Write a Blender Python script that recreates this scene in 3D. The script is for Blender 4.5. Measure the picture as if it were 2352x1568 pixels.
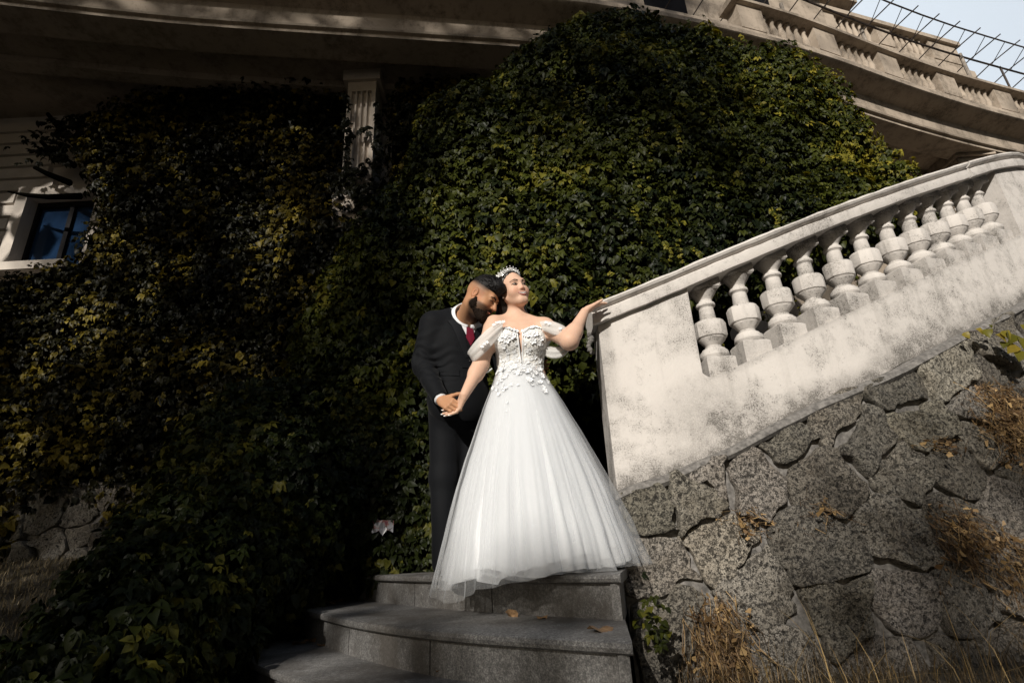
import bpy, bmesh, math, random
import numpy as np
from mathutils import Vector, Matrix
from mathutils.bvhtree import BVHTree

for o in list(bpy.data.objects): bpy.data.objects.remove(o, do_unlink=True)
SC = bpy.context.scene
COL = SC.collection
rng = np.random.default_rng(7)
random.seed(7)

# ------------------------------------------------------------------ camera, sky, sun, exposure
cam_d = bpy.data.cameras.new('camera'); cam = bpy.data.objects.new('camera', cam_d); COL.objects.link(cam)
PITCH, ROLL, FPX = math.radians(20.95), math.radians(-3.07), 1260.0
cam.matrix_world = Matrix.Rotation(math.pi/2 + PITCH, 4, 'X') @ Matrix.Rotation(ROLL, 4, 'Z')
cam_d.sensor_width = 36.0; cam_d.lens = 36.0*FPX/2352.0
cam_d.clip_start = 0.05; cam_d.clip_end = 2000.0
SC.camera = cam

SUN_AZ, SUN_EL = math.radians(20.0), math.radians(27.0)      # light travels towards +Y, +X
world = bpy.data.worlds.new('World'); SC.world = world; world.use_nodes = True
wn = world.node_tree
sky = wn.nodes.new('ShaderNodeTexSky'); sky.sky_type = 'NISHITA'; sky.sun_disc = False
sky.sun_elevation = SUN_EL; sky.sun_rotation = SUN_AZ + math.pi
sky.air_density = 1.2; sky.dust_density = 2.0; sky.ozone_density = 1.5
bg = wn.nodes['Background']; bg.inputs['Strength'].default_value = 0.05
wn.links.new(sky.outputs['Color'], bg.inputs['Color'])
sun_d = bpy.data.lights.new('sun', 'SUN'); sun = bpy.data.objects.new('sun', sun_d); COL.objects.link(sun)
sun_d.energy = 5.0; sun_d.angle = math.radians(0.55); sun_d.color = (1.0, 0.945, 0.86)
SUN_DIR = Vector((math.sin(SUN_AZ)*math.cos(SUN_EL), math.cos(SUN_AZ)*math.cos(SUN_EL), -math.sin(SUN_EL)))
sun.rotation_euler = SUN_DIR.to_track_quat('-Z', 'Y').to_euler()
SC.view_settings.view_transform = 'Standard'; SC.view_settings.look = 'None'
SC.view_settings.exposure = 0.0; SC.view_settings.gamma = 1.0; SC.view_settings.use_curve_mapping = False
SC.render.engine = 'CYCLES'
SC.cycles.max_bounces = 6; SC.cycles.diffuse_bounces = 2; SC.cycles.glossy_bounces = 2
SC.cycles.transmission_bounces = 3; SC.cycles.transparent_max_bounces = 12
SC.cycles.use_denoising = True

# ------------------------------------------------------------------ helpers
RM = np.array((Matrix.Rotation(math.pi/2 + PITCH, 3, 'X') @ Matrix.Rotation(ROLL, 3, 'Z')))
def U(px, py, Y):
    "world point at distance Y seen along the direction (px, py) of a 2352 x 1568 picture"
    d = RM @ np.array([(px-1176)/FPX, -(py-784)/FPX, -1.0])
    return d*(Y/d[1])
def UZ(px, py, Z):
    d = RM @ np.array([(px-1176)/FPX, -(py-784)/FPX, -1.0])
    return d*(Z/d[2])

def mesh(name, verts, faces, mat=None, smooth=True, tint=None, mats=None, fmat=None):
    verts = np.asarray(verts, dtype=np.float32)
    me = bpy.data.meshes.new(name)
    if isinstance(faces, np.ndarray):
        n = faces.shape[1]; nf = len(faces)
        me.vertices.add(len(verts)); me.vertices.foreach_set('co', verts.ravel())
        me.loops.add(nf*n); me.loops.foreach_set('vertex_index', faces.astype(np.int32).ravel())
        me.polygons.add(nf); me.polygons.foreach_set('loop_start', np.arange(0, nf*n, n, dtype=np.int32))
        me.update(calc_edges=True); me.validate()
    else:
        me.from_pydata([tuple(map(float, v)) for v in verts], [], faces); me.update()
    if mat is not None: me.materials.append(mat)
    if mats:
        for m in mats: me.materials.append(m)
    if fmat is not None: me.polygons.foreach_set('material_index', np.asarray(fmat, dtype=np.int32))
    if smooth: me.polygons.foreach_set('use_smooth', np.ones(len(me.polygons), dtype=bool))
    if tint is not None:
        tint = np.asarray(tint, dtype=np.float32)
        if tint.ndim == 1: tint = np.repeat(tint[:, None], 3, 1)
        a = me.color_attributes.new('tint', 'FLOAT_COLOR', 'POINT')
        a.data.foreach_set('color', np.concatenate([tint, np.ones((len(tint), 1), np.float32)], 1).ravel())
    me.update()
    return me
def obj(name, me, parent=None, loc=None, **props):
    o = bpy.data.objects.new(name, me); COL.objects.link(o)
    if parent is not None:
        o.parent = parent
        if parent.parent is None: o.matrix_parent_inverse = Matrix.Translation(-Vector(parent.location))
    if loc is not None: o.location = loc
    for k, v in props.items(): o[k] = v
    return o
def part(name, verts, faces, mat, parent, smooth=True, **kw):
    props = {k: kw.pop(k) for k in ('label', 'kind') if k in kw}
    return obj(name, mesh(name, verts, faces, mat, smooth, **kw), parent, **props)
def thing(name, label, cat, loc=(0, 0, 0), group=None):
    o = bpy.data.objects.new(name, None); COL.objects.link(o); o.location = loc
    o.empty_display_size = 0.1
    o['label'] = label; o['category'] = cat
    if group: o['group'] = group
    return o
def tag(o, label, cat, group=None):
    o['label'] = label; o['category'] = cat
    if group: o['group'] = group
    return o

class MB:
    "collects vertices and faces"
    def __init__(s): s.v = []; s.f = []
    def add(s, v, f):
        b = len(s.v); s.v += [tuple(map(float, p)) for p in v]; s.f += [tuple(i+b for i in q) for q in f]
    def hexa(s, p):   # 8 points: bottom 4 (ccw), top 4
        s.add(p, [(3,2,1,0), (4,5,6,7), (0,1,5,4), (1,2,6,5), (2,3,7,6), (3,0,4,7)])
    def box(s, c, d, R=None):
        c = np.array(c, float); x, y, z = np.array(d, float)/2
        P = np.array([(-x,-y,-z),(x,-y,-z),(x,y,-z),(-x,y,-z),(-x,-y,z),(x,-y,z),(x,y,z),(-x,y,z)])
        if R is not None: P = P @ np.asarray(R).T
        s.hexa(P + c)
    def tube(s, pts, r, n=8, cap=True):
        pts = np.asarray(pts, float); m = len(pts)
        rr = np.broadcast_to(np.asarray(r, float), (m,))
        t = np.gradient(pts, axis=0); t /= np.linalg.norm(t, axis=1)[:, None]+1e-12
        up = np.array([0.0, 0, 1]) if abs(t[0][2]) < .9 else np.array([1.0, 0, 0])
        V = []
        for i in range(m):
            a = np.cross(t[i], up); a /= np.linalg.norm(a)+1e-12; b = np.cross(a, t[i])
            up = b
            for k in range(n):
                q = 2*math.pi*k/n; V.append(pts[i] + rr[i]*(a*math.cos(q) + b*math.sin(q)))
        F = [(i*n+k, i*n+(k+1) % n, (i+1)*n+(k+1) % n, (i+1)*n+k) for i in range(m-1) for k in range(n)]
        if cap: F += [tuple(range(n-1, -1, -1)), tuple(range((m-1)*n, m*n))]
        s.add(V, F)
    def sweep(s, prof, frames, close=True, caps=True):
        "prof: (m,2) points; frames: list of (origin, axis_u, axis_v)"
        m = len(prof); V = []
        for o, u, v in frames:
            for a, b in prof: V.append(np.asarray(o) + a*np.asarray(u) + b*np.asarray(v))
        F = []
        for i in range(len(frames)-1):
            for k in range(m if close else m-1):
                k2 = (k+1) % m
                F.append((i*m+k, i*m+k2, (i+1)*m+k2, (i+1)*m+k))
        if close and caps:
            F += [tuple(range(m-1, -1, -1)), tuple(range((len(frames)-1)*m, len(frames)*m))]
        s.add(V, F)
    def lathe(s, prof, n=24, c=(0, 0, 0)):
        V = []
        for r, z in prof:
            for k in range(n):
                q = 2*math.pi*k/n; V.append((c[0]+r*math.cos(q), c[1]+r*math.sin(q), c[2]+z))
        m = len(prof)
        F = [(i*n+k, i*n+(k+1) % n, (i+1)*n+(k+1) % n, (i+1)*n+k) for i in range(m-1) for k in range(n)]
        F += [tuple(range(n-1, -1, -1)), tuple(range((m-1)*n, m*n))]
        s.add(V, F)
    def mesh(s, name, mat, smooth=False, **k): return mesh(name, s.v, s.f, mat, smooth, **k)
    def part(s, name, mat, parent, smooth=False, **kw):
        props = {k: kw.pop(k) for k in ('label', 'kind') if k in kw}
        return obj(name, s.mesh(name, mat, smooth, **kw), parent, **props)

def smooth_angle(o, deg=35):
    me = o.data
    me.polygons.foreach_set('use_smooth', np.ones(len(me.polygons), dtype=bool))
    bm = bmesh.new(); bm.from_mesh(me)
    for e in bm.edges:
        if len(e.link_faces) == 2 and e.calc_face_angle(0) > math.radians(deg): e.smooth = False
    bm.to_mesh(me); bm.free(); me.update()
    return o

# value noise used for real relief
_T = np.random.default_rng(3).random((64, 64, 64)).astype(np.float32)
def vnoise(p):
    p = np.asarray(p, dtype=np.float64); i = np.floor(p).astype(int); f = p-i; f = f*f*(3-2*f)
    r = 0
    for dx in (0, 1):
        for dy in (0, 1):
            for dz in (0, 1):
                w = (f[..., 0] if dx else 1-f[..., 0])*(f[..., 1] if dy else 1-f[..., 1])*(f[..., 2] if dz else 1-f[..., 2])
                r = r + w*_T[(i[..., 0]+dx) % 64, (i[..., 1]+dy) % 64, (i[..., 2]+dz) % 64]
    return r*2-1
def fbm(p, oct=3):
    p = np.asarray(p, float); a, s = 0.5, 0
    for _ in range(oct): s = s + a*vnoise(p); p = p*2.03+17.1; a *= .5
    return s

# ------------------------------------------------------------------ materials
class NT:
    def __init__(s, name):
        s.m = bpy.data.materials.new(name); s.m.use_nodes = True
        s.t = s.m.node_tree; s.b = s.t.nodes['Principled BSDF']; s.out = s.t.nodes['Material Output']
    def n(s, t, **k):
        nd = s.t.nodes.new(t)
        for a, v in k.items():
            if a in nd.inputs: nd.inputs[a].default_value = v
            else: setattr(nd, a, v)
        return nd
    def l(s, a, b): s.t.links.new(a, b)
    def pos(s, obj=False):
        if obj: return s.n('ShaderNodeTexCoord').outputs['Object']
        return s.n('ShaderNodeNewGeometry').outputs['Position']
    def noise(s, scale, detail=4, rough=.6, vec=None, dist=0):
        nd = s.n('ShaderNodeTexNoise'); nd.inputs['Scale'].default_value = scale
        nd.inputs['Detail'].default_value = detail; nd.inputs['Roughness'].default_value = rough
        nd.inputs['Distortion'].default_value = dist
        s.l(vec if vec is not None else s.pos(), nd.inputs['Vector']); return nd.outputs['Fac']
    def ramp(s, fac, stops):
        nd = s.n('ShaderNodeValToRGB'); e = nd.color_ramp.elements
        while len(e) < len(stops): e.new(.5)
        for i, (p, c) in enumerate(stops):
            e[i].position = p; e[i].color = (c, c, c, 1) if not hasattr(c, '__len__') else (*c, 1)
        s.l(fac, nd.inputs['Fac']); return nd.outputs['Color']
    def mix(s, fac, a, b, mode='MIX'):
        nd = s.n('ShaderNodeMix', data_type='RGBA', blend_type=mode)
        for i, v in ((0, fac), (6, a), (7, b)):
            if hasattr(v, 'is_output'): s.l(v, nd.inputs[i])
            elif i == 0: nd.inputs[0].default_value = v
            else: nd.inputs[i].default_value = (*v, 1) if len(v) == 3 else v
        return nd.outputs[2]
    def math(s, op, a, b=0.0, c=None):
        nd = s.n('ShaderNodeMath', operation=op)
        for i, v in enumerate((a, b) if c is None else (a, b, c)):
            if hasattr(v, 'is_output'): s.l(v, nd.inputs[i])
            else: nd.inputs[i].default_value = v
        return nd.outputs[0]
    def tint(s, name='tint'):
        nd = s.n('ShaderNodeVertexColor'); nd.layer_name = name; return nd.outputs['Color']
    def bump(s, h, strength=.5, dist=.01, normal=None):
        nd = s.n('ShaderNodeBump'); nd.inputs['Strength'].default_value = strength; nd.inputs['Distance'].default_value = dist
        s.l(h, nd.inputs['Height'])
        if normal is not None: s.l(normal, nd.inputs['Normal'])
        s.l(nd.outputs['Normal'], s.b.inputs['Normal']); return nd.outputs['Normal']
    def col(s, c):
        if hasattr(c, 'is_output'): s.l(c, s.b.inputs['Base Color'])
        else: s.b.inputs['Base Color'].default_value = (*c, 1)
        return s
    def set(s, **k):
        for a, v in k.items(): s.b.inputs[a.replace('_', ' ')].default_value = v
        return s

def plain(name, c, rough=.6, var=.12, scale=30, **k):
    n = NT(name); f = n.noise(scale, 3)
    d = tuple(x*(1-var*1.6) for x in c); e = tuple(min(1, x*(1+var)) for x in c)
    n.col(n.ramp(f, [(.3, d), (.7, e)])); n.set(Roughness=rough, **k); return n.m

def mat_plaster(name, base, grime, grime_amt=.5, speck=True):
    n = NT(name)
    big = n.noise(1.7, 5, .65); mid = n.noise(9, 5, .7); fine = n.noise(130, 3, .6); drip = n.noise(4, 4, .6)
    c = n.mix(n.ramp(big, [(.35, 0), (.7, 1)]), base, tuple(x*.9 for x in base))
    patch = n.ramp(n.math('ADD', n.math('MULTIPLY', big, .55), n.math('MULTIPLY', mid, .55)), [(.53, 0), (.68, 1)])
    sp = n.ramp(fine, [(.50, 0), (.66, 1)])
    g = n.math('MULTIPLY', n.math('ADD', n.math('MULTIPLY', patch, .22), n.math('MULTIPLY', patch, sp)), grime_amt)
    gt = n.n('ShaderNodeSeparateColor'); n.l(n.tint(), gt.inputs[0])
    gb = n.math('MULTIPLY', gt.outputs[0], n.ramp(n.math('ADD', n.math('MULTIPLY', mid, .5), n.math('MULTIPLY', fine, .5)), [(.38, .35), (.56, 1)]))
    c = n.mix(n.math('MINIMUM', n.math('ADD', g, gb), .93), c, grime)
    if speck:
        vm = n.n('ShaderNodeVectorMath', operation='MULTIPLY'); n.l(n.pos(), vm.inputs[0]); vm.inputs[1].default_value = (13, 13, .9)
        stk = n.noise(1.0, 3, .6, vm.outputs[0]); c = n.mix(n.math('MULTIPLY', n.ramp(stk, [(.54, 0), (.70, .42)]), n.ramp(big, [(.38, .2), (.6, 1)])), c, tuple(x*1.6 for x in grime))
        dots = n.noise(70, 2, .5)
        c = n.mix(n.math('MULTIPLY', n.ramp(dots, [(.66, 0), (.72, 1)]), n.ramp(mid, [(.45, 0), (.6, .8)])), c, tuple(x*.5 for x in grime))
    n.col(c); n.set(Roughness=.9)
    n.bump(n.math('ADD', n.math('MULTIPLY', fine, .4), n.noise(28, 5, .7)), .5, .006)
    return n.m
def mat_stone():
    n = NT('shell_limestone')
    v = n.n('ShaderNodeTexVoronoi'); v.inputs['Scale'].default_value = 48
    wp = n.n('ShaderNodeVectorMath', operation='ADD'); p = n.pos()
    nn = n.n('ShaderNodeTexNoise'); nn.inputs['Scale'].default_value = 20; nn.inputs['Detail'].default_value = 3; n.l(p, nn.inputs['Vector'])
    sc = n.n('ShaderNodeVectorMath', operation='SCALE'); sc.inputs['Scale'].default_value = .06
    n.l(nn.outputs['Color'], sc.inputs[0]); n.l(p, wp.inputs[0]); n.l(sc.outputs[0], wp.inputs[1]); n.l(wp.outputs[0], v.inputs['Vector'])
    cell = v.outputs['Distance']; fine = n.noise(130, 6, .8); mid = n.noise(52, 6, .8); big = n.noise(5, 4)
    pits = n.ramp(n.math('ADD', n.math('MULTIPLY', mid, .75), n.math('MULTIPLY', fine, .35)), [(.43, 0), (.54, 1)])
    v2 = n.n('ShaderNodeTexVoronoi'); v2.inputs['Scale'].default_value = 21; n.l(wp.outputs[0], v2.inputs['Vector'])
    crat = n.ramp(n.math('ADD', v2.outputs['Distance'], n.math('MULTIPLY', mid, .35)), [(.30, 0), (.44, 1)])
    hole = n.math('MULTIPLY', n.ramp(cell, [(.10, 0), (.3, 1)]), crat)
    c = n.mix(pits, (.030, .026, .022), n.ramp(fine, [(.3, (.11, .10, .09)), (.55, (.29, .27, .24)), (.72, (.60, .57, .53))]))
    c = n.mix(n.ramp(big, [(.4, 0), (.65, .45)]), c, (.24, .19, .135), 'MULTIPLY') if False else n.mix(n.ramp(big, [(.45, 0), (.7, .35)]), c, (.19, .155, .115))
    c = n.mix(n.math('MULTIPLY', n.math('SUBTRACT', 1.0, crat), .8), c, (.028, .023, .018)); at = n.tint(); c = n.mix(1.0, c, at, 'MULTIPLY')
    n.col(c); n.set(Roughness=.92)
    h = n.math('ADD', n.math('MULTIPLY', pits, .8), n.math('ADD', n.math('MULTIPLY', hole, .5), n.math('MULTIPLY', fine, .5)))
    n.bump(h, 1.0, .022); return n.m
def mat_granite():
    n = NT('grey_granite')
    f = n.noise(170, 3, .6); m = n.noise(60, 3, .6); b = n.noise(2.5, 5, .7)
    c = n.ramp(n.math('ADD', n.math('MULTIPLY', f, .6), n.math('MULTIPLY', m, .4)), [(.34, (.06, .06, .062)), (.5, (.17, .165, .16)), (.64, (.36, .35, .335))])
    c = n.mix(n.ramp(b, [(.42, .0), (.62, .75)]), c, (.07, .06, .05))
    n.col(c); n.set(Roughness=.6); n.bump(f, .25, .003); return n.m
def mat_leaf(name, dark, mid, light, rough=.46, trans=.2):
    n = NT(name); t = n.tint()
    sp = n.n('ShaderNodeSeparateColor'); n.l(t, sp.inputs[0])
    c = n.ramp(sp.outputs[0], [(.0, dark), (.6, mid), (1.0, light)])
    v = n.noise(40, 2); c = n.mix(n.math('MULTIPLY', v, .5), c, dark)
    n.col(c); n.set(Roughness=rough, Specular_IOR_Level=.16)
    tr = n.n('ShaderNodeBsdfTranslucent'); n.l(n.mix(1.0, c, (1.5, 1.35, .5), 'MULTIPLY'), tr.inputs['Color'])
    mx = n.n('ShaderNodeMixShader'); mx.inputs[0].default_value = trans
    n.l(n.b.outputs[0], mx.inputs[1]); n.l(tr.outputs[0], mx.inputs[2]); n.l(mx.outputs[0], n.out.inputs['Surface'])
    return n.m

PLASTER = mat_plaster('weathered_plaster', (.61, .572, .538), (.100, .092, .082), 1.0)
PLASTER_FAR = mat_plaster('old_facade_plaster', (.43, .355, .28), (.06, .045, .03), 1.2)
STONE = mat_stone(); GRANITE = mat_granite()
MORTAR = plain('grey_mortar', (.16, .15, .14), .95, .35, 35)
LEAF = mat_leaf('creeper_leaf', (.007, .011, .003), (.070, .080, .010), (.30, .255, .032))  # mound leaf, lightened as if sunlit
LEAF_SHADED = mat_leaf('bank_creeper_leaf', (.005, .0075, .002), (.024, .032, .006), (.13, .12, .02))  # same creeper leaf, darkened to carry the bank's shade
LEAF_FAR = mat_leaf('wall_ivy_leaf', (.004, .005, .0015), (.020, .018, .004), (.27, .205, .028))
STEM_SHADE = plain('dark_stems', (.004, .0036, .0025), 1.0, .3, 20, Specular_IOR_Level=.0)  # near black for stems and for the shade behind leaves
METAL = plain('rusted_iron', (.045, .032, .026), .7, .3, 25)
WOODG = plain('bleached_post', (.30, .26, .22), .8, .3, 12)
DRY = plain('dry_leaf_brown', (.26, .155, .075), .7, .3, 45)
# ------------------------------------------------------------------ setting: sky comes from the world and an added sheet; ground
def lawn_z(x, y):
    s = np.clip((-(x+1.5))/.9, 0, 1)
    return -.62 + s*(.20+.187*np.clip(y-3, -1.5, 3.3))
gx = np.concatenate([np.linspace(-300, -14, 12), np.linspace(-12, 8, 81), np.linspace(10, 300, 12)])
gy = np.concatenate([np.linspace(-300, -6, 12), np.linspace(-4, 12, 65), np.linspace(14, 400, 12)])
X, Y = np.meshgrid(gx, gy, indexing='ij')
Zg = lawn_z(X, Y) + .02*fbm(np.stack([X*1.3, Y*1.3, X*0], -1))
nx, ny = X.shape
idx = np.arange(nx*ny).reshape(nx, ny)
gf = np.stack([idx[:-1, :-1], idx[1:, :-1], idx[1:, 1:], idx[:-1, 1:]], -1).reshape(-1, 4)
n = NT('dry_lawn_soil'); n.col(n.ramp(n.noise(14, 6, .7), [(.35, (.035, .027, .018)), (.65, (.10, .08, .05))])); n.set(Roughness=.95)
ground = obj('ground', mesh('ground', np.stack([X, Y, Zg], -1).reshape(-1, 3), gf, n.m), kind='structure')

# ------------------------------------------------------------------ grass (nobody could count it)
def blades(P, h, w, bend, seed):
    r = np.random.default_rng(seed); N = len(P)
    a = r.random(N)*2*np.pi; d = np.stack([np.cos(a), np.sin(a), 0*a], 1); s = np.stack([-np.sin(a), np.cos(a), 0*a], 1)
    H = h*(.5+r.random(N)); B = bend*r.random(N)*H; V = []
    for t, ww in ((0, 1), (.45, .8), (.8, .5)):
        c = P + d*(B*t*t)[:, None] + np.array([0, 0, 1])*(H*(t-.35*t*t*(B/H)))[:, None]
        V += [c - s*w*ww/2, c + s*w*ww/2]
    V.append(P + d*B[:, None] + np.array([0, 0, 1])*(H*(1-.35*B/H))[:, None])
    V = np.stack(V, 1); b = (np.arange(N)*7)[:, None]
    F = np.concatenate([b+np.array([[0, 1, 3]]), b+np.array([[0, 3, 2]]), b+np.array([[2, 3, 5]]), b+np.array([[2, 5, 4]]), b+np.array([[4, 5, 6]])])
    return V.reshape(-1, 3), F, np.repeat(r.random(N), 7)
def mat_grass(name, a, b, c):
    n = NT(name); sp = n.n('ShaderNodeSeparateColor'); n.l(n.tint(), sp.inputs[0])
    n.col(n.ramp(sp.outputs[0], [(0, a), (.6, b), (1, c)])); n.set(Roughness=.6); return n.m
LAWN = mat_grass('dry_lawn', (.05, .042, .02), (.17, .13, .065), (.33, .26, .15))
STRAW = mat_grass('straw_grass', (.035, .024, .010), (.13, .085, .035), (.42, .29, .12))
N = 26000
gxr = -8+rng.random(N)*6.4; gyr = 2.0+rng.random(N)*4.6
P = np.stack([gxr, gyr, lawn_z(gxr, gyr)], 1)
v, f, t = blades(P, .055, .006, 1.1, 1)
obj('grass', mesh('grass', v, f, LAWN, tint=t), kind='stuff', label='short dry lawn grass beside the ivy bank')

# ------------------------------------------------------------------ stone stairs: three curved granite steps and the flight behind
def curve(pts, n=25):
    pts = np.array(pts, float); t = np.r_[0, np.cumsum(np.linalg.norm(np.diff(pts, axis=0), axis=1))]
    s = np.linspace(0, t[-1], n); out = np.stack([np.interp(s, t, pts[:, k]) for k in range(pts.shape[1])], 1)
    for _ in range(6): out[1:-1] = .25*out[:-2]+.5*out[1:-1]+.25*out[2:]
    return out
stairs = thing('stone_stairs', 'curved grey granite steps with rounded nosings leading up to the couple', 'stairs', (0, 2.5, -.6))
NOS = {1: ([(-2.0, 3.98), (-1.7, 3.57), (-1.29, 3.04), (-.95, 2.64), (-.45, 2.17), (.30, 1.62)], -.46),
       2: ([(-1.95, 4.75), (-1.73, 4.4), (-1.33, 3.8), (-.9, 3.14), (-.43, 2.57), (-.08, 2.28), (.33, 1.98)], -.285),
       3: ([(-1.75, 5.35), (-1.42, 4.82), (-.735, 3.78), (-.345, 3.27), (.155, 2.73), (.40, 2.50)], -.105)}
def plan_normal(c):
    t = np.gradient(c, axis=0); t /= np.linalg.norm(t, axis=1)[:, None]
    return np.stack([-t[:, 1], t[:, 0]], 1)          # towards the flight (left of travel from left end to right end)
rise = {1: .165, 2: .175, 3: .18}
CUR = {k: curve(p, 31) for k, (p, z) in NOS.items()}
CUR[4] = curve([(-1.3, 6.2), (-.7, 5.1), (.0, 4.2), (.62, 3.45)], 31)
for k, (pts, z) in NOS.items():
    c = CUR[k]; back = CUR[k+1]; d = back-c; L = np.linalg.norm(d, axis=1); nrm = d/L[:, None]
    m = MB(); V = []
    prof = [(.055, -.042), (.012, -.042), (-.006, -.034), (-.012, -.02), (-.006, -.006), (.014, 0)]
    for i in range(31):
        for a_, b_ in prof+[(L[i]+.08, 0), (L[i]+.08, -.042)]: V.append((c[i, 0]+nrm[i, 0]*a_, c[i, 1]+nrm[i, 1]*a_, z+b_))
    w = len(prof)+2
    F = [(i*w+j, (i+1)*w+j, (i+1)*w+(j+1) % w, i*w+(j+1) % w) for i in range(30) for j in range(w)]
    F += [tuple(range(w)), tuple(range(31*w-1, 30*w-1, -1))]
    m.add(V, F); smooth_angle(m.part('tread', GRANITE, stairs), 40)
    cuts = {1: [0, 9, 17, 24, 30], 2: [0, 7, 15, 22, 30], 3: [0, 9, 16, 23, 30]}[k]
    for a, b in zip(cuts[:-1], cuts[1:]):          # riser slabs with open joints
        m = MB(); ii = np.linspace(a+.03, b-.03-(.45 if b == 30 else 0), (b-a)*2)
        ci = np.stack([np.interp(ii, range(31), c[:, q]) for q in (0, 1)], 1); ni = np.stack([np.interp(ii, range(31), nrm[:, q]) for q in (0, 1)], 1)
        m.sweep([(.10, -.0425), (.10, -rise[k]-.02), (.03, -rise[k]-.02), (.03, -.0425)], [(np.r_[ci[j], z], np.r_[ni[j], 0], (0, 0, 1)) for j in range(len(ii))])
        smooth_angle(m.part('riser_slab', GRANITE, stairs), 40)
    e0 = c[-1]+nrm[-1]*.035; e1 = back[-1]; zt, zb_ = z-.0425, z-rise[k]-.02
    m = MB(); m.hexa([(e0[0]-.05, e0[1], zb_), (e0[0]-.012, e0[1], zb_), (e1[0]-.012, e1[1]+.1, zb_), (e1[0]-.05, e1[1]+.1, zb_), (e0[0]-.05, e0[1], zt), (e0[0]-.012, e0[1], zt), (e1[0]-.012, e1[1]+.1, zt), (e1[0]-.05, e1[1]+.1, zt)])
    m.part('step_side', GRANITE, stairs)
# ------------------------------------------------------------------ balustrade
def yc(x): return 3.2 + .65*(np.sqrt(1+(np.maximum(np.asarray(x, float)-1.1, 0)/1.6)**2)-1)
def dyc(x):
    q = np.maximum(np.asarray(x, float)-1.1, 0); return .65*q/2.56/np.sqrt(1+(q/1.6)**2)
_rx = np.array([.3, .548, 1.074, 1.56, 2.24, 2.9, 3.47, 3.885, 4.19, 4.45, 5.0])
_rz = np.array([1.18, 1.264, 1.458, 1.66, 1.96, 2.25, 2.495, 2.675, 2.79, 2.85, 2.88])
_dx = np.linspace(.3, 5.0, 220); _dz = np.interp(_dx, _rx, _rz)
for _ in range(30): _dz[1:-1] = .25*_dz[:-2]+.5*_dz[1:-1]+.25*_dz[2:]
def zr(x): return np.interp(x, _dx, _dz)                     # underside of the rail
_px = np.array([1.1, 1.296, 1.747, 2.27, 2.82, 3.41, 3.75, 4.02, 4.6]); _pz = np.array([.87, .945, 1.143, 1.37, 1.615, 1.865, 2.012, 2.13, 2.40])
def zb(x): return np.interp(x, _px, _pz)                     # top of the plinth
def zlow(x): return np.interp(x, [.5, .556, 1.08, 1.685, 2.29, 3.68, 5.2], [.26, .278, .436, .70, .92, 1.51, 2.15])
# upper flight climbing behind the balustrade
for j in range(1, 12):
    x0 = .78+.33*j; z = -.105+.155*j
    y0 = float(yc(x0))+.2; y1 = y0+1.25
    m = MB(); m.box((x0+.2, (y0+y1)/2, z-.08), (.40, 1.3, .16)); m.part('upper_step', GRANITE, stairs)
m = MB(); m.box((.25, 4.1, -.26), (1.1, 1.4, .27)); m.part('landing_slab', GRANITE, stairs)

balustrade = thing('stair_balustrade', 'weathered cream plaster stair balustrade with twelve turned balusters', 'balustrade', (.8, 3.1, .28))
# wall body: end pier, plinth, upper pier as one plastered solid with an opening
XO0, XO1, XE = 1.103, 3.985, 4.56
xs = np.concatenate([np.linspace(.527, XO0, 13), XO0+np.array([.012, .03, .055]), np.linspace(XO0+.09, XO1-.01, 60), [XO1], np.linspace(XO1+.01, XE, 10)])
def wall_body():
    V, F = [], []
    hw = .115
    rows = []
    for i, x in enumerate(xs):
        op = XO0 < x < XO1
        zt = float(zb(x)) if op else float(zr(x))+.004
        if op: zt += .05*max(0, 1-(x-XO0)/.06)**2
        t = np.array([1, dyc(x)]); t /= np.linalg.norm(t); nn = np.array([t[1], -t[0]])
        c = np.array([x, yc(x)])
        nz = 16
        ring = []
        zl = float(zlow(x))+.035*max(0, float(fbm(np.array([[x*2.6, 4.2, 1.0]]), 3)[0])-.02)*(x > .8)
        for s in range(nz+1): ring.append((*(c+nn*hw), zl+(zt-zl)*s/nz))
        for s in range(nz, -1, -1): ring.append((*(c-nn*hw), (zl-.25)+(zt-zl+.25)*s/nz))
        rows.append(ring)
    m = len(rows[0])
    # duplicate columns at the jumps so the opening has clean vertical jambs
    for ring in rows: V += ring
    for i in range(len(rows)-1):
        for k in range(m): F.append((i*m+k, i*m+(k+1) % m, (i+1)*m+(k+1) % m, (i+1)*m+k))
    F += [tuple(range(m-1, -1, -1)), tuple(range((len(rows)-1)*m, len(rows)*m))]
    return V, F
xs = np.sort(np.r_[xs, XO0+.0005, XO1-.0005])
wv, wf = wall_body()
wv = np.array(wv); 
gl = np.clip(1-(wv[:, 2]-zlow(wv[:, 0]))/(.16+.14*fbm(np.stack([wv[:, 0]*3, wv[:, 1]*0, wv[:, 2]*0], -1), 3)), 0, 1)**1.3
gl = np.maximum(gl, .75*np.clip(1-np.hypot((wv[:, 0]-1.15)/.42, (wv[:, 2]-.62)/.36), 0, 1)); gl = np.maximum(gl, .6*np.clip(1-np.abs(wv[:, 0]-.54)/.09, 0, 1)*np.clip((wv[:, 2]-.5)/.5, 0, 1)); gl = np.maximum(gl, .5*np.clip(1-np.abs(zb(wv[:, 0])-wv[:, 2])/.05, 0, 1)*(wv[:, 0] > 1.1))
wo = part('plaster_wall', wv, [tuple(reversed(q)) for q in wf], PLASTER, balustrade, smooth=False, tint=gl)
smooth_angle(wo, 30)
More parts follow.
